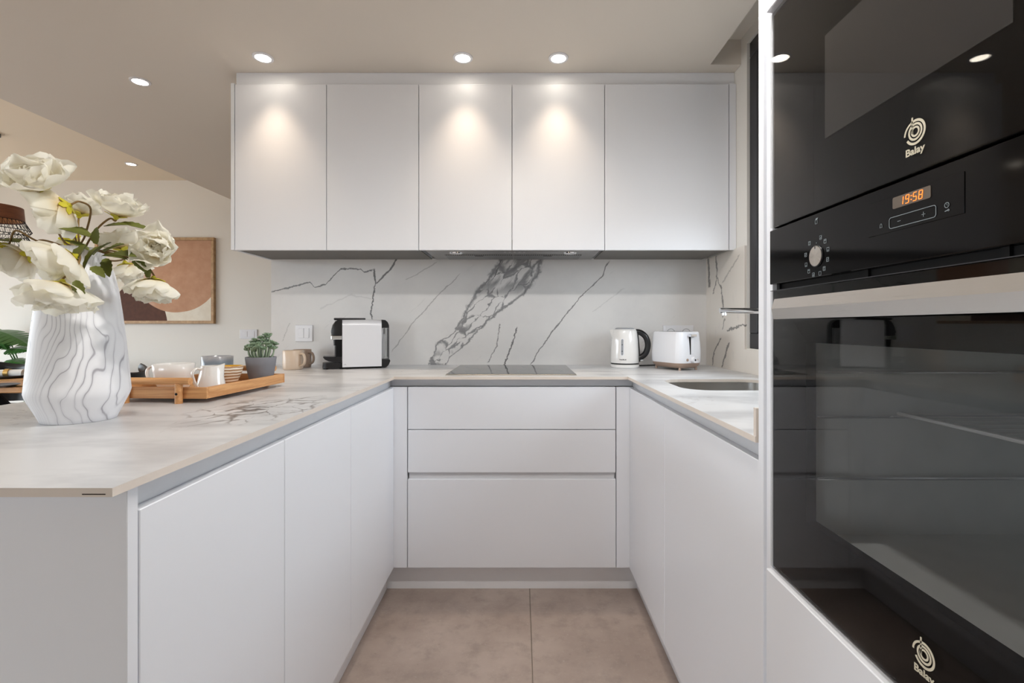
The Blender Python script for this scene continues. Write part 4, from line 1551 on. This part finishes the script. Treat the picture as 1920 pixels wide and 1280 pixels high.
rng = random.Random(3)
ros = None
spots = [(-.043, .0, .046), (.046, -.005, .050), (-.034, -.014, .056), (.036, -.012, .058), (-.022, .016, .066), (.024, .016, .070),
         (-.008, -.028, .044), (.008, -.026, .060), (-.020, -.024, .052), (.022, -.028, .050), (0, 0, .086), (.014, .008, .096), (.026, .004, .092),
         (-.012, .01, .072), (-.028, .004, .062), (.004, .024, .074), (.038, .014, .064), (-.002, -.016, .066), (-.036, .010, .070), (.030, -.020, .066), (-.014, -.020, .060), (.012, -.010, .078), (-.022, .0, .078), (.004, -.030, .052)]
for (sx, sy, sh) in spots:
    b = (sx * .62, sy * .62, .078)
    tip = (sx * 1.03, sy * 1.03, .078 + sh - .012)
    pts = smoothpts([b, ((b[0] * .35 + tip[0] * .9) * .85, (b[1] * .35 + tip[1] * .9) * .85, .078 + sh * .38), tip], 5)
    st = obj('stem', MB().tube(pts, .0030, 8, r1=.0024), M['stemgreen'], ps, smooth=True, **L_)
    if ros is None:
        r_ = obj('rosette', rosette_mesh(), M['rosette'], st, world=False, loc=tip)
        ros = r_.data
    else:
        r_ = bpy.data.objects.new('rosette', ros)
        col.objects.link(r_)
        r_.parent = st
        r_.location = tip
    r_.rotation_euler = (rng.uniform(-.4, .4) - sy * 4, rng.uniform(-.4, .4) + sx * 8, rng.uniform(0, 6))
    sc_ = rng.uniform(1.1, 1.4)
    r_.scale = (sc_, sc_, sc_)

# ------------------------------------------------------------------ vase and flowers
VX, VY = -1.016, 1.12
vs = [(0, 0), (.0655, 0), (.0672, .0015), (.0705, .010), (.0905, .055), (.0935, .066), (.0925, .078), (.0885, .13), (.083, .19), (.0765, .25), (.0700, .300), (.0625, .338),
      (.0535, .362), (.0475, .372), (.0455, .380), (.0450, .392), (.0435, .394), (.0415, .392), (.0415, .37), (.058, .32), (.072, .25), (.084, .10), (.06, .012), (0, .010)]
va = obj('vase', MB().lathe(vs, 64), M['vase'], None, smooth=True, angle=60)
va.location = (VX, VY, ZT)
tag(va, 'tall white vase with grey marbled streaks at the peninsula end', 'vase')


def petal_mesh(seed, ln, wd, curl, cup, ruff):
    rg = random.Random(seed)
    NS, NT_ = 8, 8
    ph = [rg.uniform(0, 6.28) for _ in range(4)]
    m = MB()
    grid = []
    for i in range(NS + 1):
        s_ = i / NS
        # integrate heading
        x = z = 0
        st_ = 24
        for q in range(int(st_ * s_ + .5)):
            h = R(8) + curl * (q / st_)
            x += math.cos(h) * ln / st_
            z += math.sin(h) * ln / st_
        wprof = wd * (.22 + .78 * math.sin(PI * min(1, .10 + .62 * s_)) ** 1.0) * (1 if s_ < .86 else 1 - .32 * ((s_ - .86) / .14) ** 2)
        row = []
        for j in range(NT_ + 1):
            t_ = -1 + 2 * j / NT_
            hh = R(8) + curl * s_
            up = cup * wd * t_ * t_ * (.4 + .6 * s_)
            rf = ruff * ln * s_ * s_ * (math.sin(3.4 * t_ + ph[0]) * .6 + math.sin(6.5 * t_ + ph[1]) * .35)
            edge = 1 - .13 * abs(t_) ** 2.5 * (s_ > .7) + .03 * math.sin(7 * t_ + ph[2]) * (s_ > .8)
            row.append((x * edge - math.sin(hh) * (up + rf), t_ * wprof / 2 * 1.0, z * edge + math.cos(hh) * (up + rf)))
        grid.append(row)
    vsx = [p for r_ in grid for p in r_]
    W_ = NT_ + 1
    fs = [(i * W_ + j, i * W_ + j + 1, (i + 1) * W_ + j + 1, (i + 1) * W_ + j) for i in range(NS) for j in range(NT_)]
    m.add(vsx, fs)
    return m


PET = {}
for layer, (ln, wd, curl, cup, ruff) in enumerate(((1.0, .92, R(42), .22, .13), (.86, .78, R(58), .28, .14), (.62, .56, R(66), .34, .18), (.40, .36, R(60), .36, .20))):
    for q in range(3):
        mb = petal_mesh(layer * 10 + q, ln * .055, wd * .055, curl, cup, ruff)
        me = bpy.data.meshes.new('petal')
        me.from_pydata(mb.v, [], mb.f)
        me.materials.append(M['petal'])
        me.polygons.foreach_set('use_smooth', [True] * len(me.polygons))
        PET[(layer, q)] = me


def leaf_mesh(ln, wd, bend=.25, serr=True):
    m = MB()
    NS = 10
    rows = []
    for i in range(NS + 1):
        s_ = i / NS
        w_ = wd * (math.sin(PI * s_ ** .8) ** .8 if 0 < s_ < 1 else 0) + .0008
        if serr and 0 < i < NS: w_ *= 1 + .10 * (1 if i % 2 else -1)
        z = -bend * ln * s_ * s_
        rows.append([(s_ * ln, -w_ / 2, z + .18 * w_), (s_ * ln, 0, z), (s_ * ln, w_ / 2, z + .18 * w_)])
    vv = [p for r_ in rows for p in r_] + [(p[0], p[1], p[2] - .0006) for r_ in rows for p in r_]
    n0 = (NS + 1) * 3
    fs = []
    for i in range(NS):
        for j in range(2):
            a = i * 3 + j
            fs.append((a, a + 1, a + 4, a + 3))
            fs.append((n0 + a, n0 + a + 3, n0 + a + 4, n0 + a + 1))
    m.add(vv, fs)
    return m


LEAF = []
for q in range(3):
    mb = leaf_mesh(.058, (.024, .020, .017)[q], (.15, .3, .05)[q])
    me = bpy.data.meshes.new('leaf')
    me.from_pydata(mb.v, [], mb.f)
    me.materials.append(M['leaf'])
    me.polygons.foreach_set('use_smooth', [True] * len(me.polygons))
    LEAF.append(me)


def calyx_mesh():
    m = MB()
    for k in range(5):
        a = 2 * PI * k / 5
        ca, sa = math.cos(a), math.sin(a)
        rows = []
        for (r, z, w_) in ((.002, -.004, .002), (.009, -.001, .0065), (.016, .002, .0065), (.022, .0035, .001)):
            rows.append([(r * ca - sa * w_, r * sa + ca * w_, z), (r * ca + sa * w_, r * sa - ca * w_, z), (r * ca + sa * w_, r * sa - ca * w_, z - .0012), (r * ca - sa * w_, r * sa + ca * w_, z - .0012)])
        m.loft(rows)
    m.lathe([(0, -.010), (.003, -.009), (.006, -.004), (.006, .001), (0, .002)], 12)
    return m


def stamen_mesh():
    m = MB()
    rg = random.Random(5)
    for k in range(26):
        a = rg.uniform(0, 6.28)
        r = .010 * math.sqrt(rg.random())
        m.tube([(r * .4 * math.cos(a), r * .4 * math.sin(a), 0), (r * math.cos(a), r * math.sin(a), .016 + rg.uniform(0, .006))], .0007, 5)
    return m


CAL = None
STA = None


def px(x, y, Y):
    return Vector(((x - CX) / F * Y, Y, EYE - (y - CY) / F * Y))


def flower(lab, fx, fy, Y, axis, size, openness, leaves=(), via=None, nl=(8, 8, 8, 7)):
    """size: bloom diameter in metres; via: extra stem points (px,py,Y); leaves: (px,py,Y,dir vec,variant,scale)"""
    global CAL, STA
    c = px(fx, fy, Y)
    ax = Vector(axis).normalized()
    root = thing('peony_stem', lab, 'flower', (VX, VY, ZT + .32), 0, 'cream peonies in the marbled vase')
    R0 = Vector(root.location)
    base = c - ax * size * .16
    mouth = Vector((VX + (base.x - VX) * .12, VY + (base.y - VY) * .12, ZT + .385))
    dxy = Vector((mouth.x - VX, mouth.y - VY, 0))
    if dxy.length > .028: mouth -= dxy * (1 - .028 / dxy.length)
    pts = [Vector((VX + dxy.x * .2, VY + dxy.y * .2, ZT + .30)), mouth]
    if via:
        pts += [px(*q) for q in via]
    else:
        pts.append(mouth.lerp(base, .5) + Vector((0, 0, .02)) - ax * .02)
    pts += [base - ax * .012, base]
    pts = [p - R0 for p in pts]
    obj('stem', MB().tube(smoothpts(pts, 6), .0021, 7), M['twig'], root, smooth=True, **L_)
    q = ax.to_track_quat('Z', 'Y')
    cal = obj('calyx', calyx_mesh(), M['calyx'], root, world=False, loc=base - R0) if CAL is None else bpy.data.objects.new('calyx', CAL)
    if CAL is None:
        CAL = cal.data
    else:
        col.objects.link(cal)
        cal.parent = root
        cal.location = base - R0
    cal.rotation_mode = 'QUATERNION'
    cal.rotation_quaternion = q
    if STA is None:
        st = obj('stamen', stamen_mesh(), M['stamen'], cal, world=False, loc=(0, 0, .004))
        STA = st.data
    else:
        st = bpy.data.objects.new('stamen', STA)
        col.objects.link(st)
        st.parent = cal
        st.location = (0, 0, .004)
    rg = random.Random(int(fx * 7 + fy))
    sc = size / .084
    for layer, n in enumerate(nl):
        tilt = (8, 30, 52, 68)[layer] * (1.25 - .55 * openness)
        for k in range(n):
            p = bpy.data.objects.new('petal', PET[(layer, rg.randrange(3))])
            col.objects.link(p)
            p.parent = cal
            a = 2 * PI * (k + .5 * (layer % 2)) / n + rg.uniform(-.2, .2)
            tl = R(tilt + rg.uniform(-12, 12))
            # petal extends along +X; lift by tilt, then spin
            p.rotation_euler = (rg.uniform(-.25, .25), -tl, a)
            p.location = (0, 0, .001 * layer * 2)
            s_ = sc * rg.uniform(.9, 1.12)
            p.scale = (s_, s_ * rg.uniform(.9, 1.15), s_)
    for (lx, ly, lY, dv, var, lsc) in leaves:
        lf = bpy.data.objects.new('leaf', LEAF[var])
        col.objects.link(lf)
        lf.parent = root
        lf.location = px(lx, ly, lY) - R0
        d_ = Vector(dv).normalized()
        upv = Vector((0, -.5, .85))
        yv = upv.cross(d_).normalized()
        zv = d_.cross(yv)
        mt = Matrix((d_, yv, zv)).transposed()
        lf.rotation_mode = 'QUATERNION'
        lf.rotation_quaternion = mt.to_quaternion()
        lf.scale = (lsc, lsc, lsc)
    return root


flower('largest cream peony, open toward the viewer at the top left', 66, 338, 1.04, (.25, -.75, .65), .118, .9, via=[(118, 450, 1.10), (88, 395, 1.09)])
flower('white peony hanging sideways just below the top one', 112, 392, 1.07, (-.85, -.15, -.45), .105, .7, via=[(160, 440, 1.11), (170, 392, 1.10), (150, 378, 1.09)],
       leaves=[(165, 433, 1.08, (-.8, -.3, .1), 0, .85), (176, 446, 1.06, (-.75, -.4, .35), 0, 1.05)])
flower('white peony turned upward at the upper right of the bunch', 222, 392, 1.10, (.30, -.05, .95), .098, .65, via=[(180, 432, 1.10), (205, 410, 1.10)],
       leaves=[(195, 424, 1.08, (.95, -.2, .05), 2, 1.1), (225, 417, 1.10, (.97, .1, -.2), 2, 1.15)])
flower('pale peony partly hidden at the upper middle of the bunch', 150, 392, 1.19, (.05, .1, 1), .085, .5)
flower('loose white peony over the vase rim toward the picture', 226, 455, 1.16, (-.2, -.25, .9), .090, .75,
       leaves=[(175, 478, 1.10, (.75, -.3, .5), 0, 1.05), (182, 458, 1.07, (.3, -.5, .7), 0, .8), (190, 480, 1.10, (.97, -.2, .12), 1, 1.05)])
flower('round full cream peony at the right edge of the bunch', 297, 466, 1.10, (.45, -.85, .12), .094, .72, via=[(215, 478, 1.10), (258, 464, 1.11)],
       leaves=[(205, 478, 1.07, (.97, -.2, .05), 0, 1.15), (196, 472, 1.06, (.85, -.3, .35), 0, 1.0), (250, 484, 1.08, (.75, -.2, -.6), 0, .8), (278, 500, 1.09, (.2, -.3, -.9), 0, .55)])
flower('small pale peony hanging behind the vase shoulder', 238, 505, 1.22, (.20, .1, -.95), .082, .35, via=[(205, 488, 1.17), (225, 488, 1.19)],
       leaves=[(198, 484, 1.08, (.45, -.4, -.8), 0, .85)])
flower('open cream peony drooping below the round one at right', 288, 537, 1.10, (.12, -.15, -.95), .098, .95, via=[(230, 480, 1.10), (270, 495, 1.10)])
flower('white peony hanging low at the left of the bunch', 42, 483, 1.12, (-.85, -.1, -.45), .100, .6, via=[(120, 462, 1.11), (75, 450, 1.11)],
       leaves=[(50, 455, 1.11, (-.97, -.1, .12), 2, 1.1)])
flower('big cream peony covering the left side of the vase rim', 120, 490, 1.02, (-.45, -.60, -.55), .118, .9, via=[(150, 468, 1.09), (152, 470, 1.05)],
       leaves=[(162, 458, 1.05, (-.25, -.4, -.75), 0, 1.15), (186, 462, 1.04, (-.55, -.3, -.75), 1, 1.15), (168, 470, 1.06, (-.5, -.4, .5), 1, .8)])
flower('lowest cream peony hanging upside down before the vase', 110, 548, .985, (-.08, -.25, -.95), .120, .95, via=[(150, 485, 1.03), (138, 508, 1.0)],
       leaves=[(172, 500, 1.0, (.8, -.3, -.4), 0, .75), (142, 525, .985, (.45, -.2, -.85), 0, .8)])
flower('yellowish peony bud in the shade at the middle of the bunch', 133, 452, 1.17, (-.3, .5, -.4), .062, .3)
flower('cream peony cut by the left edge of the view', -6, 470, 1.10, (-.6, -.3, -.6), .100, .7, via=[(70, 452, 1.11), (30, 432, 1.10)])

# ------------------------------------------------------------------ living room: picture, pendant, dining set, plant
pxr, pxl = (405 - CX) * S3, (183 - CX) * S3
pz1, pz0 = EYE - (446 - CY) * S3, EYE - (606.5 - CY) * S3
pcx, pcz = (pxl + pxr) / 2, (pz0 + pz1) / 2
pc = thing('framed_print', 'large framed abstract print of tan and brown shapes on the far wall', 'picture', (pcx, YF - .02, pcz))
fwd = .028
m = MB()
y0, y1 = YF - .036, YF - .001
m.box(pxl, pxr, y0, y1, pz0, pz0 + fwd, .002); m.box(pxl, pxr, y0, y1, pz1 - fwd, pz1, .002)
m.box(pxl, pxl + fwd, y0, y1, pz0 + fwd, pz1 - fwd, .002); m.box(pxr - fwd, pxr, y0, y1, pz0 + fwd, pz1 - fwd, .002)
obj('frame', m, M['framewood'], pc)
obj('canvas', MB().box(pxl + fwd, pxr - fwd, YF - .026, YF - .004, pz0 + fwd, pz1 - fwd), M['art'], pc)

PXc, PYc = -3.90, 3.58
pl = thing('pendant_lamp', 'pendant lamp with wooden band and black wire cage over the dining table', 'lamp', (PXc, PYc, 1.77))
obj('cord', MB().tube([(PXc, PYc, 2.03), (PXc, PYc, ZL)], .004, 8), M['black'], pl)
obj('canopy', MB().lathe([(.05, 0), (.05, .02)], 24, (PXc, PYc, ZL - .021), True, True), M['black'], pl)
obj('wood_band', MB().lathe([(.172, 1.945), (.178, 1.945), (.170, 2.045), (.164, 2.045), (.172, 1.945)], 40, (PXc, PYc, 0)), M['walnut'], pl, smooth=True, angle=50)
obj('inner_shade', MB().lathe([(.165, 1.950), (.160, 2.03), (.02, 2.035)], 32, (PXc, PYc, 0)), M['oak'], pl, smooth=True)
obj('bulb', MB().lathe([(0, 1.90), (.03, 1.92), (.036, 1.95), (.02, 1.99), (.015, 2.03), (0, 2.03)], 20, (PXc, PYc, 0)), M['porcelain'], pl, smooth=True)
m = MB()
lev = [(1.945, .176), (1.872, .214), (1.838, .190), (1.782, .216)]
for (z, r) in lev:
    m.tube([(PXc + r * math.cos(2 * PI * k / 40), PYc + r * math.sin(2 * PI * k / 40), z) for k in range(41)], .0028, 6, cap=False)
NW = 44
for i in range(3):
    (z0, r0), (z1, r1) = lev[i], lev[i + 1]
    for k in range(NW):
        a0 = 2 * PI * k / NW
        for dk in ((.5, -.5) if i != 1 else (.5,)):
            a1 = 2 * PI * (k + dk) / NW
            m.tube([(PXc + r0 * math.cos(a0), PYc + r0 * math.sin(a0), z0), (PXc + r1 * math.cos(a1), PYc + r1 * math.sin(a1), z1)], .0014, 4)
obj('wire_cage', m, M['blackmatt'], pl)

# dining table
tx0, tx1, ty0, ty1, tzp = -5.15, -3.26, 3.20, 4.02, .755
dt = thing('dining_table', 'oak dining table with black crossed legs in the living area', 'table', ((tx0 + tx1) / 2, (ty0 + ty1) / 2, 0))
m = MB()
m.loft([rrect((tx0 + tx1) / 2, (ty0 + ty1) / 2, tx1 - tx0 - .01, ty1 - ty0 - .01, .05, tzp - .036), rrect((tx0 + tx1) / 2, (ty0 + ty1) / 2, tx1 - tx0, ty1 - ty0, .05, tzp - .03), rrect((tx0 + tx1) / 2, (ty0 + ty1) / 2, tx1 - tx0, ty1 - ty0, .05, tzp)])
obj('tabletop', m, M['oak'], dt)
for xx in (tx0 + .35, tx1 - .35):
    for sg in (-1, 1):
        p0 = ((tx0 + tx1) / 2 + (xx - (tx0 + tx1) / 2), (ty0 + ty1) / 2 - sg * .32, 0.02)
        p1 = (xx + (.0), (ty0 + ty1) / 2 + sg * .30, tzp - .038)
        obj('leg', MB().tube([p0, p1], .03, 4), M['blackmatt'], dt)


def chair(lab, x, y, rz):
    t = thing('dining_chair', lab, 'chair', (x, y, 0), rz, 'black dining chairs')
    m = MB()
    m.loft([rrect(0, 0, .40, .40, .08, .435), rrect(0, 0, .44, .44, .10, .45), rrect(0, 0, .43, .43, .10, .475)])
    obj('seat', m, M['black'], t, smooth=True, **L_)
    # wrap-around back rail, open to +Y
    pts = []
    for k in range(15):
        a = R(200 + 140 * k / 14)
        pts.append((.245 * math.cos(a), .23 * math.sin(a) + .02, .785 + .055 * abs(math.cos(a)) ** 2))
    obj('back_rail', MB().tube(pts, .022, 12, sq=(.8, 1.6)), M['black'], t, smooth=True, **L_)
    m = MB()
    pts2 = []
    for z, r in ((.50, .215), (.62, .235), (.78, .245)):
        pts2.append([(r * math.cos(R(205 + 130 * k / 10)), r * math.sin(R(205 + 130 * k / 10)) + .02, z) for k in range(11)] +
                    [((r - .012) * math.cos(R(205 + 130 * k / 10)), (r - .012) * math.sin(R(205 + 130 * k / 10)) + .02, z) for k in range(10, -1, -1)])
    m.loft(pts2)
    obj('backrest', m, M['black'], t, smooth=True, **L_)
    for sx in (-1, 1):
        for sy in (-1, 1):
            obj('leg', MB().tube([(sx * .15, sy * .15, .44), (sx * .20, sy * .20, 0)], .014, 8, r1=.010), M['black'], t, smooth=True, **L_)
    return t


chair('black armchair at the near end of the dining table beside the tray', -3.055, 3.60, R(90))
chair('black dining chair behind the table under the monstera', -4.42, 4.14, R(180))
chair('black dining chair behind the table right of the monstera', -3.85, 4.14, R(180))
chair('black dining chair on the near side of the dining table', -4.2, 3.08, 0)


def on_table(name, lab, cat, fxp, fyp, dz=0):
    Y = (EYE - tzp - dz) * F / (fyp - CY)
    return (fxp - CX) / F * Y, Y


x_, y_ = on_table('', '', '', 14, 708)
pt = thing('plate', 'slate blue plate with rolled napkin on the dining table', 'plate', (x_, y_, tzp))
obj('dish', MB().lathe([(0, 0), (.08, 0), (.125, .010), (.145, .020), (.143, .022), (.12, .014), (.07, .006), (0, .006)], 44), M['slate'], pt, smooth=True, angle=60, **L_)
nk = thing('napkin', 'rolled white linen napkin in a gold ring on the plate', 'napkin', (x_, y_, tzp + .03), R(14))
obj('cloth', MB().tube(smoothpts([(-.12, 0, .0), (-.04, .0, .006), (.0, 0, .008), (.06, 0, .006), (.105, 0, .004)], 4), lambda s: .026 + .012 * abs(s - .5), 14), M['linen'], nk, smooth=True, **L_)
obj('ring', MB().tube([(-.012, 0, .007), (.018, 0, .007)], .034, 20), M['gold'], nk, smooth=True, **L_)
x2, y2 = on_table('', '', '', 0, 726)
o = obj('plate', MB().lathe([(0, 0), (.07, 0), (.10, .008), (.118, .016), (.116, .018), (.095, .011), (0, .006)], 40), M['slate'], None, smooth=True, angle=60)
o.location = (x2 - .03, y2, tzp)
tag(o, 'slate blue plate at the near edge of the dining table', 'plate')
x3, y3 = on_table('', '', '', -4, 707)
gl = thing('wine_glass', 'clear wine glass on the dining table at the view edge', 'glass', (x3 + .0, y3 - .14, tzp))
obj('bowl', MB().lathe([(.002, .075), (.03, .09), (.04, .12), (.036, .165), (.0345, .165), (.038, .12), (.028, .093), (.002, .079)], 28), M['glass'], gl, smooth=True, **L_)
obj('stem', MB().lathe([(.034, 0), (.034, .002), (.005, .006), (.003, .03), (.003, .075)], 24, (0, 0, 0), True, True), M['glass'], gl, smooth=True, **L_)


def spoon(lab, fxp, fyp, rz):
    x, y = on_table('', '', '', fxp, fyp)
    t = thing('spoon', lab, 'cutlery', (x, y, tzp), rz, 'gold cutlery on the dining table')
    m = MB()
    m.lathe([(0, .001), (.014, .002), (.019, .006), (.0175, .0068), (.012, .0035), (0, .0025)], 18)
    m.v = [(a * 1.5 + .075, b, c) for a, b, c in m.v]
    obj('scoop', m, M['gold'], t, smooth=True, **L_)
    obj('handle', MB().tube([(.05, 0, .006), (-.02, 0, .005), (-.10, 0, .004)], .0032, 8, sq=(1.6, .7)), M['gold'], t, smooth=True, **L_)


spoon('gold spoon beside the napkin plate', 28, 714, R(8))
spoon('gold spoon nearer the table edge', 24, 724, R(-20))

# monstera in a floor pot behind the table
mp = thing('monstera_plant', 'green monstera plant behind the dining table', 'plant', (-4.62, 4.56, 0))
MX, MY = -4.62, 4.56
obj('pot', MB().lathe([(0, 0), (.11, 0), (.115, .01), (.14, .30), (.132, .30), (.12, .27), (0, .27)], 36, (MX, MY, 0)), M['concrete'], mp, smooth=True, angle=60)
obj('soil', MB().lathe([(.122, .268), (.1, .28), (0, .285)], 24, (MX, MY, 0), True), M['soil'], mp)


def monstera_leaf(ln):
    outline = []
    n = 9
    for sgn in (1, -1):
        side = []
        for k in range(n):
            s_ = k / (n - 1)
            w_ = .46 * ln * math.sin(PI * (.12 + .88 * s_) ** .75) if s_ < 1 else 0
            side.append((s_ * ln - .06 * ln, w_))
            if 1 < k < n - 2:
                side.append((s_ * ln - .02 * ln, w_ * .97))
                side.append((s_ * ln + .00 * ln, w_ * .35))
                side.append((s_ * ln + .025 * ln, w_ * .92))
        side = [(a, sgn * b) for a, b in side]
        outline += side if sgn == 1 else list(reversed(side))
    m = MB()
    half = len(outline) // 2
    top = [(a, b, -.22 * a * a / ln - .25 * abs(b) * .6) for a, b in outline]
    mid = [(a, 0, -.22 * a * a / ln + .004) for a, b in outline]
    th = .0015
    vv = top + mid
    N_ = len(outline)
    fs = []
    for i in range(N_ - 1):
        fs.append((i, i + 1, N_ + i + 1, N_ + i))
    m.add(vv, fs)
    m.add([(a, b, c - th) for a, b, c in vv], [tuple(reversed(f)) for f in fs])
    return m


leafs = [((18, 626, 4.40), (.95, -.10, -.22), .36, .22), ((31, 653, 4.45), (.95, -.1, .06), .19, .5), ((26, 677, 4.42), (.95, -.2, -.05), .21, .45), ((-25, 640, 4.40), (-.8, -.3, .1), .30, .35),
         ((-14, 612, 4.5), (-.3, -.4, .4), .30, .35), ((2, 640, 4.42), (.7, -.3, -.4), .18, .5)]
for (q, dv, ln, upn) in leafs:
    p = px(*q)
    d_ = Vector(dv).normalized()
    b0 = p - d_ * ln * .35
    yv = Vector((0, -upn, 1)).cross(d_).normalized()
    zv = d_.cross(yv)
    mt = Matrix((d_, yv, zv)).transposed().to_4x4()
    lm = monstera_leaf(ln)
    lm.v = [tuple(b0 + mt @ Vector(v)) for v in lm.v]
    lf = obj('leaf', lm, M['monstera'], mp)
    obj('leaf_stalk', MB().tube(smoothpts([(MX, MY, .28), (MX * .6 + b0.x * .4, MY * .6 + b0.y * .4, .28 + (b0.z - .28) * .65), b0], 6), .006, 8, r1=.004), M['monstera'], mp, smooth=True)
